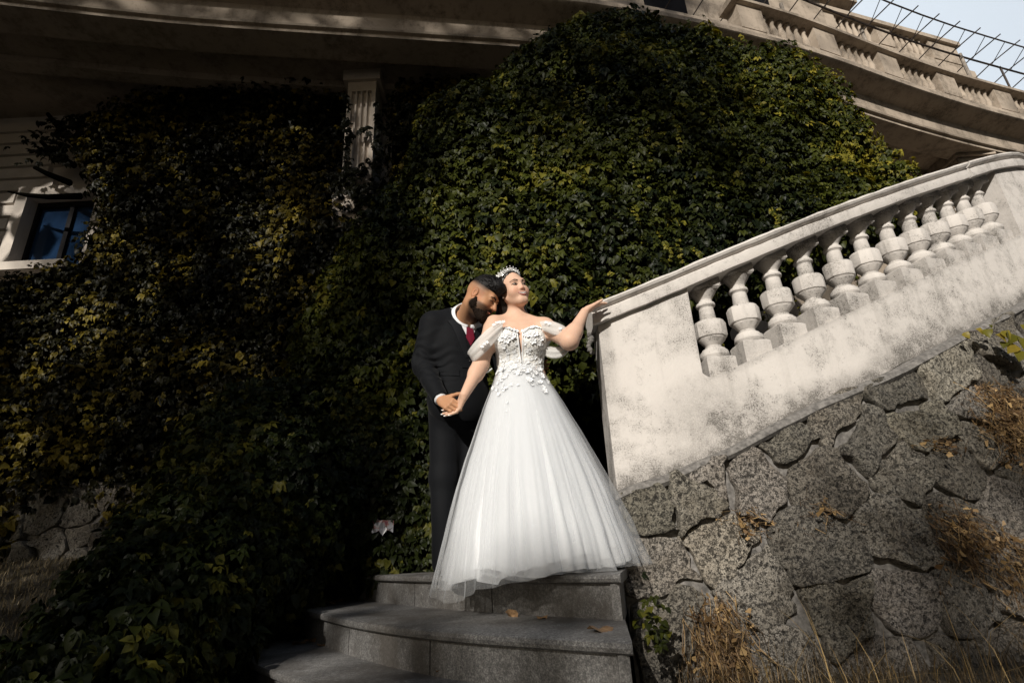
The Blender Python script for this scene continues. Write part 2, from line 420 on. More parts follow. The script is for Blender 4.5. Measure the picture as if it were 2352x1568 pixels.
# hand rail
def rail_frames():
    fr = []
    for x in np.concatenate([np.linspace(.495, 4.33, 70)]):
        t = np.array([1, dyc(x)]); t /= np.linalg.norm(t); nn = np.array([t[1], -t[0], 0])
        fr.append((np.array([x, yc(x), zr(x)]), nn, np.array([0, 0, 1.0])))
    # the rail turns away over the upper pier
    p = np.array([4.33, float(yc(4.33)), float(zr(4.33))]); a = math.atan2(float(dyc(4.33)), 1)
    for i in range(1, 15):
        a += math.radians(7.0); p = p + np.array([math.cos(a), math.sin(a), 0])*.06; p[2] = zr(4.33)+.05*min(1, i/5)-.01*max(0, i-6)
        fr.append((p.copy(), np.array([math.sin(a), -math.cos(a), 0]), np.array([0, 0, 1.0])))
    return fr
RP = [(.150, 0), (.154, .012), (.152, .072), (.134, .078), (.132, .090), (.160, .102), (.168, .118), (.160, .132), (.10, .142), (0, .146)]
prof = RP + [(-a, b) for a, b in reversed(RP[:-1])]
m = MB(); fr = rail_frames(); split = 56
m.sweep(prof, fr[:split+1]); r1 = m.part('handrail', PLASTER, balustrade)
m = MB(); fr2 = fr[split:]; fr2[0] = (fr2[0][0]+(fr2[1][0]-fr2[0][0])*.45, fr2[0][1], fr2[0][2]); m.sweep(prof, fr2); r2 = m.part('handrail', PLASTER, balustrade)
for r_ in (r1, r2):
    co = np.array([v.co for v in r_.data.vertices]); d = fbm(co*14, 3)*.007
    nz = np.array([v.normal for v in r_.data.vertices]); r_.data.vertices.foreach_set('co', (co+nz*d[:, None]).ravel().astype(np.float32))
    smooth_angle(r_, 32)
# old stucco console hanging under the rail end
m = MB(); 
for s in range(7):
    q = s/6; m.lathe([(.001, -.018), (.013+.009*math.sin(q*9), -.010), (.017, 0), (.013, .012), (.001, .018)], 9, (.485+.012*math.sin(q*7), 3.2, 1.24-.115*q))
m.part('broken_console', MORTAR, balustrade, smooth=True)
# baluster (square base, torus, drum, shaft, ring, bell, abacus)
def baluster_mesh(seed):
    r = np.random.default_rng(seed)
    prof = [(.080, .105), (.088, .125), (.084, .152), (.070, .163), (.068, .170), (.050, .180), (.048, .192), (.056, .205), (.080, .232), (.083, .240), (.091, .246), (.094, .256), (.095, .335), (.088, .349), (.060, .352), (.050, .358), (.045, .445), (.050, .452), (.058, .458), (.060, .467), (.056, .478), (.046, .484), (.046, .500), (.056, .520), (.076, .548), (.082, .560)]
    n = 32; V, F = [], []
    for rr, z in prof:
        for k in range(n):
            th = 2*math.pi*k/n
            oc = 1/math.cos(((th+math.pi/8) % (math.pi/4))-math.pi/8)*.965
            w = .55 if .24 <= z <= .345 else 0.0
            V.append((rr*(1-w+w*oc)*math.cos(th), rr*(1-w+w*oc)*math.sin(th), z))
    F = [(i*n+k, i*n+(k+1) % n, (i+1)*n+(k+1) % n, (i+1)*n+k) for i in range(len(prof)-1) for k in range(n)]
    m = MB(); m.add(V, F)
    def block(z0, z1, h, nn=4):
        b = .012; P = [(-h, -h), (h, -h), (h, h), (-h, h)]
        ring = lambda s, z: [(x*s/h, y*s/h, z) for x, y in P]
        R = [ring(h-b, z0), ring(h, z0+b), ring(h, z1-b), ring(h-b, z1)]
        VV = sum(R, []); FF = [(i*4+k, i*4+(k+1) % 4, (i+1)*4+(k+1) % 4, (i+1)*4+k) for i in range(3) for k in range(4)]
        m.add(VV, FF+[(12, 13, 14, 15), (3, 2, 1, 0)])
    block(-.12, .108, .088); block(.558, .64, .085)
    v = np.array(m.v); d = fbm(v*22+seed*3.7, 3)*.006
    v = v*np.array([1, 1, 1])+(v*np.array([1, 1, 0])/(np.linalg.norm(v[:, :2], axis=1)[:, None]+1e-6))*d[:, None]
    return v, m.f
bm_ = []
for s in range(4):
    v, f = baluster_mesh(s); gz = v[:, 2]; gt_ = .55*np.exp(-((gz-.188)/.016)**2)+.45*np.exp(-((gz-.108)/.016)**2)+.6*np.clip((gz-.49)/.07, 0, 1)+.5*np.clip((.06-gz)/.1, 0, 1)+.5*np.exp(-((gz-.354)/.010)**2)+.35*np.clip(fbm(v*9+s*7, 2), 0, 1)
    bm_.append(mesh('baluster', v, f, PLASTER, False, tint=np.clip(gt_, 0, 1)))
BX = [1.24, 1.475, 1.725, 1.98, 2.235, 2.487, 2.745, 2.99, 3.217, 3.435, 3.648, 3.848]
for i, x in enumerate(BX):
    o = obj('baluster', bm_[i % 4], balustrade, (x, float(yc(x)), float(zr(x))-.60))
    o.scale = (1, 1, 1.0)
    o.rotation_euler = (0, 0, math.atan(float(dyc(x)))+random.uniform(-.04, .04))
for b in bm_:
    o = bpy.data.objects.new('tmp', b); smooth_angle(o, 22); bpy.data.objects.remove(o)

# ------------------------------------------------------------------ rubble stone wall under the balustrade
stone_wall = thing('rubble_stone_wall', 'dark rubble wall of pitted shell limestone below the plaster balustrade', 'wall', (2, 3, -.6))
def wall_pt(u, z, d=0.0):
    "point of the wall face at plan abscissa u, height z, pushed out by d"
    u = np.asarray(u, float); z = np.asarray(z, float)
    t = np.stack([np.ones_like(u), dyc(u)], -1); t /= np.linalg.norm(t, axis=-1)[..., None]
    off = .155 + .06*np.clip(zlow(u)-z, 0, 3) + d
    return np.stack([u+t[..., 1]*off, yc(u)-t[..., 0]*off, z], -1)
SEEDS = [(.66,.17),(.92,.19),(1.04,.33),(1.21,.30),(1.46,.51),(1.6,.3),(1.76,.63),(1.89,.47),(2.24,.77),(2.28,.58),(2.05,.28),(2.61,.86),(2.39,.28),(2.71,.68),(1.92,.01),(2.26,.03),(2.64,.09),(.68,-.1),(.98,-.01),(1.47,-.08),(1.14,-.27),(.71,-.35),(1.5,-.34),(1.83,-.34),(2.14,-.38),(2.45,-.3),(.94,-.46),(1.2,-.54),(1.68,-.6),(2.0,-.62),(2.34,-.6),(2.84,.27),(2.7,.46),(2.98,.73),
         (3.0,.02),(2.85,-.3),(2.75,-.6),(3.15,-.4),(3.35,.1),(3.3,.5),(3.4,.85),(3.2,1.1),(3.6,1.2),(3.75,.8),(3.7,.35),(3.55,-.1),(3.5,-.5),(4.0,1.4),(4.1,1.0),(4.1,.55),(4.0,.1),(4.0,-.4),(4.5,1.6),(4.5,1.1),(4.5,.5),(4.5,0),(4.5,-.5)]
rs = np.random.default_rng(11)
def clip_poly(poly, a, b, c):      # keep a*x+b*y<=c
    out = []
    for i in range(len(poly)):
        p, q = poly[i], poly[(i+1) % len(poly)]
        dp, dq = a*p[0]+b*p[1]-c, a*q[0]+b*q[1]-c
        if dp <= 0: out.append(p)
        if (dp < 0 < dq) or (dq < 0 < dp):
            t = dp/(dp-dq); out.append((p[0]+t*(q[0]-p[0]), p[1]+t*(q[1]-p[1])))
    return out
SX0 = .50
def make_stones(SEEDS, box, topf, mapf, parent, kk=1.0):
    for i, s in enumerate(SEEDS):
        poly = [(box[0], box[1]), (box[2], box[1]), (box[2], box[3]), (box[0], box[3])]
        for j, q in enumerate(SEEDS):
            if j == i: continue
            a, b = q[0]-s[0], q[1]-s[1]; c = (q[0]**2+q[1]**2-s[0]**2-s[1]**2)/2
            poly = clip_poly(poly, a, b, c)
        if topf is not None:                     # top edge follows the plaster
            g = (float(topf(s[0]+.1))-float(topf(s[0]-.1)))/.2
            poly = clip_poly(poly, -g, 1, float(topf(s[0]))-g*s[0]-.012)
        if len(poly) < 3: continue
        P = np.array(poly); cen = P.mean(0)
        L = np.linalg.norm(np.roll(P, -1, 0)-P, axis=1); per = L.sum(); nn = max(30, int(per/(.026*kk)))
        tt = np.arange(nn)/nn*per; cum = np.r_[0, np.cumsum(L)]; Q = []
        for t in tt:
            k = min(np.searchsorted(cum, t, side='right')-1, len(P)-1); f = (t-cum[k])/max(L[k], 1e-6); Q.append(P[k]*(1-f)+P[(k+1) % len(P)]*f)
        Q = np.array(Q)
        Q = .25*np.roll(Q, 1, 0)+.5*Q+.25*np.roll(Q, -1, 0)
        gap = (.004+rs.random()*.011)*kk
        rel = Q-cen; rad = np.linalg.norm(rel, axis=1); Q = cen+rel*np.clip(1-gap/rad, .3, 1)[:, None]
        Q += np.stack([fbm(np.stack([Q[:, 0]*9/kk, Q[:, 1]*9/kk, Q[:, 0]*0+i], -1), 3), fbm(np.stack([Q[:, 0]*9/kk+50, Q[:, 1]*9/kk, Q[:, 0]*0+i], -1), 3)], 1)*.065*kk
        bul = (.03+rs.random()*.035)*kk; tilt = rs.normal(0, .06, 2)
        V = []; rings = [(1.0, -.06), (1.0, .2), (.994, .86), (.975, .96), (.92, .99), (.80, 1.0), (.6, 1.0), (.42, 1.0), (.22, 1.0)]
        for sc, hh in rings:
            R = cen+(Q-cen)*sc
            d = bul*hh if hh > 0 else (hh if hh < 0 else 0)
            rel = R-cen
            dd = d+(rel@tilt)*(hh > 0)+(fbm(np.stack([R[:, 0]*8/kk, R[:, 1]*8/kk, R[:, 0]*0+i*3.3], -1), 3)*.045*kk+fbm(np.stack([R[:, 0]*30/kk, R[:, 1]*30/kk, R[:, 0]*0+i*3.3], -1), 2)*.022*kk)*(hh > .4)
            V.append(mapf(R[:, 0], R[:, 1], dd))
        V = np.concatenate(V+[mapf(cen[:1], cen[1:], np.array([bul*1.0]))])
        F = [(a*nn+k, a*nn+(k+1) % nn, (a+1)*nn+(k+1) % nn, (a+1)*nn+k) for a in range(len(rings)-1) for k in range(nn)]
        F += [((len(rings)-1)*nn+k, (len(rings)-1)*nn+(k+1) % nn, len(V)-1) for k in range(nn)]
        tn = .62+rs.random()*.7; tc = np.array([tn, tn*(.955+.03*rs.random()), tn*(.87+.09*rs.random())])
        part('stone', V, F, STONE, parent, tint=np.repeat(tc[None], len(V), 0))
make_stones(SEEDS, (SX0, -.75, 4.9, 2.4), zlow, wall_pt, stone_wall)
# mortar bed behind the stones, ledge between stone and plaster
uu = np.linspace(.50, 4.9, 90); hh = np.linspace(0, 1, 36)
UU, HH = np.meshgrid(uu, hh, indexing='ij'); ZZ = -.8+(zlow(UU)-.004+.8)*HH
bed = wall_pt(UU, ZZ, -.010+.03*fbm(np.stack([UU*7, ZZ*7, UU*0], -1), 3))
I = np.arange(bed.shape[0]*bed.shape[1]).reshape(bed.shape[:2])
F = np.stack([I[:-1, :-1], I[1:, :-1], I[1:, 1:], I[:-1, 1:]], -1).reshape(-1, 4)
part('mortar_bed', bed.reshape(-1, 3), F, MORTAR, stone_wall)
m = MB(); fr = []
for x in np.linspace(.50, 4.85, 70):
    t = np.array([1, float(dyc(x))]); t /= np.linalg.norm(t); fr.append((np.array([x, float(yc(x)), float(zlow(x))+.012*float(fbm(np.array([[x*5, 1, 2]]))[0])]), np.array([t[1], -t[0], 0]), np.array([0, 0, 1.0])))
m.sweep([(.06, -.05), (.185, -.055), (.205, -.035), (.198, -.012), (.175, .004), (.06, .01)], fr)
o = m.part('ledge_course', MORTAR, stone_wall); smooth_angle(o, 40)
# return face of the wall beside the steps
m = MB(); m.box((.60, 3.2, -.25), (.10, .36, 1.05)); m.part('wall_end', MORTAR, stone_wall)
# ------------------------------------------------------------------ implicit surfaces -> one continuous mesh (surface nets)
def smin(a, b, k):
    if k <= 0: return np.minimum(a, b)
    h = np.maximum(k-np.abs(a-b), 0)/k
    return np.minimum(a, b)-h*h*k*.25
def smax(a, b, k): return -smin(-a, -b, k)
def rc(a, b, r1, r2):            # tapered capsule
    a = np.array(a, float); b = np.array(b, float); ab = b-a; L2 = ab@ab+1e-12
    def f(p):
        t = np.clip(((p-a)@ab)/L2, 0, 1)
        return np.linalg.norm(p-a-t[:, None]*ab, axis=1)-(r1+(r2-r1)*t)
    f.bb = (np.minimum(a-r1, b-r2), np.maximum(a+r1, b+r2)); return f
def el(c, r, R=None):            # ellipsoid
    c = np.array(c, float); r = np.array(r, float); R = np.eye(3) if R is None else np.array(R)
    def f(p):
        q = (p-c)@R; k0 = np.linalg.norm(q/r, axis=1); k1 = np.linalg.norm(q/(r*r), axis=1)+1e-9
        return k0*(k0-1)/k1
    e = np.full(3, r.max()); f.bb = (c-e, c+e); return f
def field(prims):
    "prims: (f, k) union, (f, k, 'sub'), (f, k, 'int'), (f, 0, 'add')"
    def f(p):
        d = np.full(len(p), 9.0)
        if len(p) == 0: return d
        lo, hi = p.min(0), p.max(0)
        for q in prims:
            g, k = q[0], q[1]; op = q[2] if len(q) > 2 else 'u'
            if op in ('u', 'sub') and hasattr(g, 'bb'):
                m = .06+k
                if (g.bb[0]-m > hi).any() or (g.bb[1]+m < lo).any(): continue
            if op == 'add': d = d+g(p)
            elif op == 'u': d = smin(d, g(p), k)
            elif op == 'sub': d = smax(d, -g(p), k)
            else: d = smax(d, g(p), k)
        return d
    return f
def nets(f, lo, hi, h, coarse=8, slack=1.3):
    lo = np.array(lo, float); n = np.ceil((np.array(hi)-lo)/h).astype(int)+1
    n = ((n+coarse-1)//coarse)*coarse
    D = np.full(n, 1.0, np.float32); nb = n//coarse
    off = np.stack(np.meshgrid(*[np.arange(coarse)]*3, indexing='ij'), -1).reshape(-1, 3)
    B = np.stack(np.meshgrid(*[np.arange(k) for k in nb], indexing='ij'), -1).reshape(-1, 3)
    cen = lo+(B*coarse+(coarse-1)/2)*h
    rad = coarse*h*.87*slack+h
    cd = np.concatenate([f(c) for c in np.array_split(cen, max(1, len(cen)//400))])
    for b, c in zip(B, cd):
        i = b*coarse
        if abs(c) < rad: D[i[0]:i[0]+coarse, i[1]:i[1]+coarse, i[2]:i[2]+coarse] = f(lo+(off+i)*h).reshape(coarse, coarse, coarse)
        elif c < 0: D[i[0]:i[0]+coarse, i[1]:i[1]+coarse, i[2]:i[2]+coarse] = -1.0
    S = D < 0
    c8 = [S[dx:n[0]-1+dx, dy:n[1]-1+dy, dz:n[2]-1+dz] for dx in (0, 1) for dy in (0, 1) for dz in (0, 1)]
    cnt = sum(c.astype(np.int8) for c in c8); act = (cnt > 0) & (cnt < 8)
    ijk = np.argwhere(act); idx = -np.ones(act.shape, np.int64); idx[act] = np.arange(len(ijk))
    acc = np.zeros((len(ijk), 3)); w = np.zeros(len(ijk))
    co = [(dx, dy, dz) for dx in (0, 1) for dy in (0, 1) for dz in (0, 1)]
    for a in range(8):
        for b in range(a+1, 8):
            A, Bc = co[a], co[b]
            if sum(abs(x-y) for x, y in zip(A, Bc)) != 1: continue
            da = D[tuple((ijk+A).T)]; db = D[tuple((ijk+Bc).T)]
            m = (da < 0) != (db < 0); t = np.where(m, da/np.where(np.abs(da-db) < 1e-9, 1, da-db), 0)
            p = np.array(A)+t[:, None]*(np.array(Bc)-np.array(A)); acc[m] += p[m]; w[m] += 1
    V = lo+(ijk+acc/np.maximum(w, 1)[:, None])*h
    F = []
    for ax in range(3):
        u, v = (ax+1) % 3, (ax+2) % 3
        sl0 = [slice(1, k-1) for k in n]; sl1 = [slice(1, k-1) for k in n]; sl0[ax] = slice(0, n[ax]-1); sl1[ax] = slice(1, n[ax])
        s0 = S[tuple(sl0)]; s1 = S[tuple(sl1)]; e = np.argwhere(s0 != s1)
        base = e.copy(); 
        for q in range(3):
            if q != ax: base[:, q] += 1
        fl = s0[tuple(e.T)]
        def at(du, dv):
            k = base.copy(); k[:, u] -= du; k[:, v] -= dv; return idx[tuple(k.T)]
        q = np.stack([at(1, 1), at(0, 1), at(0, 0), at(1, 0)], 1)
        q[~fl] = q[~fl][:, ::-1]; F.append(q)
    F = np.concatenate(F); F = F[(F >= 0).all(1)]
    return V, F
def tri_geo(V, F):
    T = np.concatenate([F[:, [0, 1, 2]], F[:, [0, 2, 3]]]); a, b, c = V[T[:, 0]], V[T[:, 1]], V[T[:, 2]]
    nrm = np.cross(b-a, c-a); ar = np.linalg.norm(nrm, axis=1)/2
    return a, b, c, nrm/(2*ar[:, None]+1e-12), ar

# ------------------------------------------------------------------ creeper leaves
def leaflet(L, W, curv, fold):
    y = np.array([0, .28, .66, 1.0]); w = np.array([.0, .5, .40, 0])*W
    z = -curv*y*y
    return np.array([[0, 0, 0], [0, y[1], z[1]], [0, y[2], z[2]], [0, 1, z[3]],
                     [-w[1], y[1], z[1]+fold*w[1]], [-w[2], y[2]-.03, z[2]+fold*w[2]], [w[1], y[1], z[1]+fold*w[1]], [w[2], y[2]-.03, z[2]+fold*w[2]]])*np.array([L, L, L])
LT = np.array([[0, 6, 1], [0, 1, 4], [6, 7, 2], [6, 2, 1], [1, 2, 5], [1, 5, 4], [7, 3, 2], [2, 3, 5]])
def palmate(seed, k=5):
    r = np.random.default_rng(seed); V, F = [], []
    ang = {5: [-1.25, -.62, 0, .62, 1.25], 3: [-.85, 0, .85], 1: [0]}[k]
    for i, a in enumerate(ang):
        l = leaflet((1-.28*abs(a)/1.3)*(.9+.2*r.random()), .62 if k > 1 else .95, .25+.35*r.random(), .25+.3*r.random())
        c, s = math.cos(a), math.sin(a); R = np.array([[c, s, 0], [-s, c, 0], [0, 0, 1]])
        t = r.normal(0, .22); Rx_ = np.array([[1, 0, 0], [0, math.cos(t), -math.sin(t)], [0, math.sin(t), math.cos(t)]])
        F.append(LT+8*len(V)); V.append((l@Rx_.T)@R.T)
    return np.concatenate(V), np.concatenate(F)
LEAVES = [palmate(i, 5) for i in range(4)]+[palmate(20, 3), palmate(21, 3), palmate(30, 1), palmate(31, 1)]
def scatter(V, F, count, size, seed, depth=.10, keep=None, dens=None):
    r = np.random.default_rng(seed); a, b, c, nn, ar = tri_geo(V, F)
    cen = (a+b+c)/3; view = -cen/np.linalg.norm(cen, axis=1)[:, None]
    wgt = ar*np.clip((nn*view).sum(1)+.45, 0, 1)
    if keep is not None: wgt = wgt*keep(cen)
    wgt = wgt/wgt.sum(); i = r.choice(len(wgt), count, p=wgt)
    u = r.random((count, 2)); fl = u.sum(1) > 1; u[fl] = 1-u[fl]
    P = a[i]+u[:, :1]*(b[i]-a[i])+u[:, 1:]*(c[i]-a[i]); n = nn[i]
    P = P+n*(r.random(count)**1.5*depth)[:, None]
    up = np.array([0, 0, 1.0])
    ax = -up*.75+n*.55+r.normal(0, .38, (count, 3)); ax /= np.linalg.norm(ax, axis=1)[:, None]
    N = n*.75+up*.55+r.normal(0, .30, (count, 3)); N -= (N*ax).sum(1)[:, None]*ax; N /= np.linalg.norm(N, axis=1)[:, None]
    X_ = np.cross(ax, N); R = np.stack([X_, ax, N], 2)           # columns
    S = size*np.clip(np.exp(r.normal(-.05, .33, count)), .45, 1.9); k = r.choice(len(LEAVES), count, p=[.15, .15, .15, .15, .1, .1, .1, .1])
    S = np.where(k >= 6, S*.85, S); lump = fbm(P*1.6+5, 2)
    tint = np.clip(.42+.9*lump+r.normal(0, .2, count)+(r.random(count) < .06)*.5, 0, 1)
    return P, R, S, k, tint
def build_leaves(plant, P, R, S, k, tint, mat, near=300):
    order = np.argsort(np.linalg.norm(P, axis=1)/S)               # those that show largest first
    front = set()
    # the 300 largest in view become leaf parts
    vis = order[:near]
    protos = {}
    for i in vis:
        key = (int(k[i]), int(round(tint[i]*4)))
        if key not in protos:
            v, f = LEAVES[key[0]]; protos[key] = mesh('leaf', v, f, mat, False, tint=np.full(len(v), key[1]/4))
        o = obj('leaf', protos[key], plant)
        M = Matrix.Identity(4)
        for a in range(3):
            for b in range(3): M[a][b] = R[i][a, b]*S[i]
            M[a][3] = P[i][a]-plant.location[a]
        o.matrix_parent_inverse = Matrix.Identity(4); o.matrix_basis = M
    rest = np.setdiff1d(np.arange(len(P)), vis); VV, FF, TT, base = [], [], [], 0
    for kk in range(len(LEAVES)):
        j = rest[k[rest] == kk]
        if len(j) == 0: continue
        v, f = LEAVES[kk]
        W = np.einsum('nij,vj->nvi', R[j]*S[j][:, None, None], v)+P[j][:, None]
        VV.append(W.reshape(-1, 3)); FF.append((f[None]+(np.arange(len(j))*len(v))[:, None, None]+base).reshape(-1, 3)); TT.append(np.repeat(tint[j], len(v))); base += len(j)*len(v)
    me = mesh('foliage', np.concatenate(VV), np.concatenate(FF), mat, False, tint=np.concatenate(TT))
    o = obj('foliage', me, plant); o['kind'] = 'stuff'
    return o

# --- the great creeper mound behind the couple
def mound_f(p):
    x, y, z = p[:, 0], p[:, 1], p[:, 2]
    zt = np.interp(x, [-2.2, -1.35, -.9, -.5, -.05, .5, 1.25, 2.0, 3.2, 4.3, 4.8, 5.1, 5.35, 5.7], [2.9, 4.2, 4.9, 5.45, 6.0, 6.6, 7.15, 7.35, 7.2, 6.6, 6.0, 5.4, 4.8, 3.0])
    yf = 4.42+.13*np.maximum(z-1.2, 0)+.26*np.maximum(-(x+.1), 0)**1.5+.05*np.maximum(x-1.5, 0)**2
    yf = yf+np.where(x > .4, .10*np.maximum(x-.4, 0), 0)
    zh = np.interp(x, [-.1, .5, 1.0, 1.78, 2.8, 4.0, 5.2], [1.25, 1.5, 1.85, 2.3, 2.75, 3.2, 3.6])
    hol = np.clip((zh-z)/.35, 0, 1)*np.clip((x+.05)/.3, 0, 1); yf = yf+1.25*hol*hol*(3-2*hol)
    d = smax(yf-y, (z-zt)*.75, .9); d = smax(d, (x-5.45), .5); d = smax(d, -2.3-x, .4); d = smax(d, y-6.2, .2)
    w = np.stack([x, y, z*.8], 1)
    return d*.8+.30*fbm(w*.95+3, 2)+.13*fbm(w*2.6, 2)
V, F = nets(mound_f, (-2.6, 3.6, -.6), (5.9, 6.6, 7.8), .085, 6, 1.7)
mound = thing('creeper_mound', 'tall glossy green creeper mound behind the couple, sunlit to the right of the groom', 'creeper', (1.2, 5.0, -.5))
core = part('stems_mass', V-np.array([0, -.07, 0]), F, STEM_SHADE, mound)  # added dark sheet behind the leaves, blocks light and reads as shade
def thin(c):
    zh = np.interp(c[:, 0], [-.1, .5, 1.0, 1.78, 2.8, 4.0, 5.2], [1.25, 1.5, 1.85, 2.3, 2.75, 3.2, 3.6])
    return np.where((c[:, 0] > .05) & (c[:, 2] < zh-.12), .10, 1.0)
leaves = scatter(V, F, 25000, .066, 1, .13, keep=thin)
lp = leaves[0]; sun_gold = np.clip((lp[:, 0]-2.4)/1.6, 0, 1)*np.clip((lp[:, 2]-3.2)/1.5, 0, 1)  # upper-right leaves tinted lighter and yellower, standing in for warm sun
leaves = leaves[:4]+(np.clip(leaves[4]*(.78+.3*sun_gold)+.22*sun_gold, 0, 1),)
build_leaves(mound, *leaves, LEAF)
def runners(plant, V, F, count, seed, mat, zmin, xr):
    r = np.random.default_rng(seed); a, b, c, nn, ar = tri_geo(V, F); cen = (a+b+c)/3; view = -cen/np.linalg.norm(cen, axis=1)[:, None]
    ok = np.where(((nn*view).sum(1) > .2) & (cen[:, 2] > zmin) & (cen[:, 0] > xr[0]) & (cen[:, 0] < xr[1]))[0]
    LV, LF, LT2, base = [], [], [], 0; st_ = MB()
    for i in r.choice(ok, count):
        n0 = nn[i]; p = cen[i]+n0*.10; L_ = r.uniform(.25, .8); k = 9; side = r.normal(0, .12); pts = []
        for j in range(k): q = j/(k-1); pts.append(p+np.array([side*q*L_, 0, 0])+n0*(.10*math.sin(q*2.2))+np.array([.012*math.sin(q*9+side*40), 0, -L_*q]))
        st_.tube(pts, np.linspace(.0035, .0012, k), 4)
        for j in range(1, k):
            for s_ in (-1, 1):
                v, f = LEAVES[int(r.integers(8))]; ax = np.array([s_*.8, 0, -.6])+n0*.4+r.normal(0, .25, 3); ax /= np.linalg.norm(ax); N_ = n0*.8+np.array([0, 0, .4])+r.normal(0, .25, 3); N_ -= (N_@ax)*ax; N_ /= np.linalg.norm(N_); Q = np.stack([np.cross(ax, N_), ax, N_], 1)
                LV.append(pts[j]+(v*r.uniform(.022, .045))@Q.T); LF.append(f+base); base += len(v); LT2.append(np.full(len(v), min(1, .55+.4*r.random())))
    o = st_.part('stem', STEM_SHADE, plant); o['kind'] = 'stuff'
    o = part('runner_leaves', np.concatenate(LV), np.concatenate(LF), mat, plant, smooth=False, tint=np.concatenate(LT2)); o['kind'] = 'stuff'
runners(mound, V, F, 60, 71, LEAF, 1.6, (-.9, 5.2))
# --- the low creeper bank left of the steps
BL = [((-1.85, 5.1, .75), .82), ((-2.05, 4.55, .75), .68), ((-1.9, 4.1, .35), .60), ((-2.05, 3.75, .05), .45), ((-1.92, 3.3, -.15), .40), ((-1.9, 2.88, -.34), .31), ((-1.80, 2.5, -.44), .25), ((-1.62, 2.2, -.54), .22), ((-1.85, 3.0, -.52), .30), ((-1.75, 2.5, -.62), .2),
      ((-1.1, 5.0, .55), .75), ((-.55, 4.9, .45), .6), ((-2.2, 4.1, -.1), .42), ((-1.58, 4.85, .05), .26), ((-1.78, 4.3, -.12), .25), ((-1.42, 5.3, .2), .34), ((-.95, 4.65, .0), .26), ((-.66, 4.5, -.05), .18), ((-1.76, 2.1, -.68), .2), ((-1.56, 1.95, -.66), .18)]
pr = [(el(c, (r, r*.9, r*.95)), .35) for c, r in BL]+[((lambda p: .10*fbm(p*2.1+9, 2)+.05*fbm(p*5, 2)), 0, 'add')]
V, F = nets(field(pr), (-3.8, 1.5, -1.2), (.4, 6.4, 2.2), .06, 6, 1.7)
bank = thing('creeper_bank', 'dark low bank of creeper spilling along the left ends of the granite steps', 'creeper', (-1.9, 3.6, -.6))
part('stems_mass', V-np.array([0, -.05, .02]), F, STEM_SHADE, bank)  # dark backing added under the bank's leaves for shade
build_leaves(bank, *scatter(V, F, 11500, .053, 2, .11), LEAF_SHADED)
# --- ivy on the far wall under the terrace
def wallivy_f(p):
    x, y, z = p[:, 0], p[:, 1], p[:, 2]
    zt = np.interp(x, [-8.5, -7.6, -7.0, -6.4, -5.8, -4.5, -3, -1.5, 0], [3.3, 3.6, 4.2, 6.5, 7.3, 7.4, 7.4, 7.4, 7.4])
    d = smax(6.62-y-.12*np.clip(5.5-z, 0, 6)*.6-.0*x, z-zt, .35); d = d-.22*np.clip(1.3-z, 0, 1)+.75*np.exp(-((x+5.0)/.55)**2-((z-.35)/.38)**2); d = d+.55*np.exp(-(((x+2.02)/.34)**4+((z-6.0)/1.15)**6)); d = smax(d, -8.3-x, .3); d = smax(d, x+.2, .3)
    d = smax(d, np.interp(z, [3.35, 3.75, 4.1, 5.5, 6.4, 7], [-8.6, -7.3, -6.15, -6.1, -6.5, -6.2])-x, .15)
    w = np.stack([x, y, z], 1)
    return d*.8+.28*fbm(w*.8+1, 2)+.14*fbm(w*2.2, 2)
V, F = nets(wallivy_f, (-9, 5.4, -.6), (0, 7.0, 7.3), .10, 6, 1.8)
wallivy = thing('wall_ivy', 'dark ivy curtain over the shaded building wall between window and pilaster', 'ivy', (-4.5, 6.6, .3))
part('stems_mass', V-np.array([0, -.06, 0]), F, STEM_SHADE, wallivy)  # dark backing added behind the wall ivy for shade
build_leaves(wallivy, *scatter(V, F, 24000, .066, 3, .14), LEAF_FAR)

# ------------------------------------------------------------------ the building
bld = thing('terrace_building', 'cream neoclassical building with long curved terrace, fluted pilaster and corner window', 'building', (0, 7, .3))
T = curve([(-11, 3.8), (-9, 4.35), (-6.07, 4.95), (-4.3, 5.3), (-1.94, 5.62), (.59, 5.97), (1.62, 6.15), (3.4, 6.62), (5.23, 7.2), (7.3, 8.05), (9.1, 8.72), (11.3, 9.42), (14, 10.25), (18, 11.4)], 90)
Tn = plan_normal(T); Tn = np.where((Tn[:, 1] > 0)[:, None], -Tn, Tn)         # towards the garden
def tsweep(name, prof, mat=PLASTER_FAR, i0=0, i1=90, ang=30, **kw):
    m = MB(); m.sweep(prof, [(np.r_[T[i], 0], np.r_[Tn[i], 0], (0, 0, 1)) for i in range(i0, i1)])
    return smooth_angle(m.part(name, mat, bld, **kw), ang)
tsweep('cornice', [(-.5, 6.93), (-.06, 6.93), (-.06, 6.99), (-.01, 7.0), (.0, 7.03), (-.03, 7.05), (-.03, 7.36), (.02, 7.38), (.16, 7.42), (.28, 7.44), (.33, 7.48), (.33, 7.56), (.30, 7.6), (-.5, 7.64)])
tsweep('parapet_base', [(-.5, 7.62), (.22, 7.622), (.25, 7.66), (.19, 7.70), (.17, 7.86), (-.5, 7.86)])
tsweep('coping', [(-.12, 8.38), (.20, 8.38), (.25, 8.40), (.25, 8.46), (.20, 8.5), (-.12, 8.5)], i0=45)
tsweep('soffit_beam', [(-1.25, 6.98), (-1.05, 6.98), (-1.05, 7.2), (-1.25, 7.2)])
# soffit slab
m = MB(); m.sweep([(-9, 7.10), (-.1, 7.10), (-.1, 7.22), (-9, 7.22)], [(np.r_[T[i], 0], (0, -1, 0), (0, 0, 1)) for i in range(90)]); m.part('soffit', PLASTER_FAR, bld)
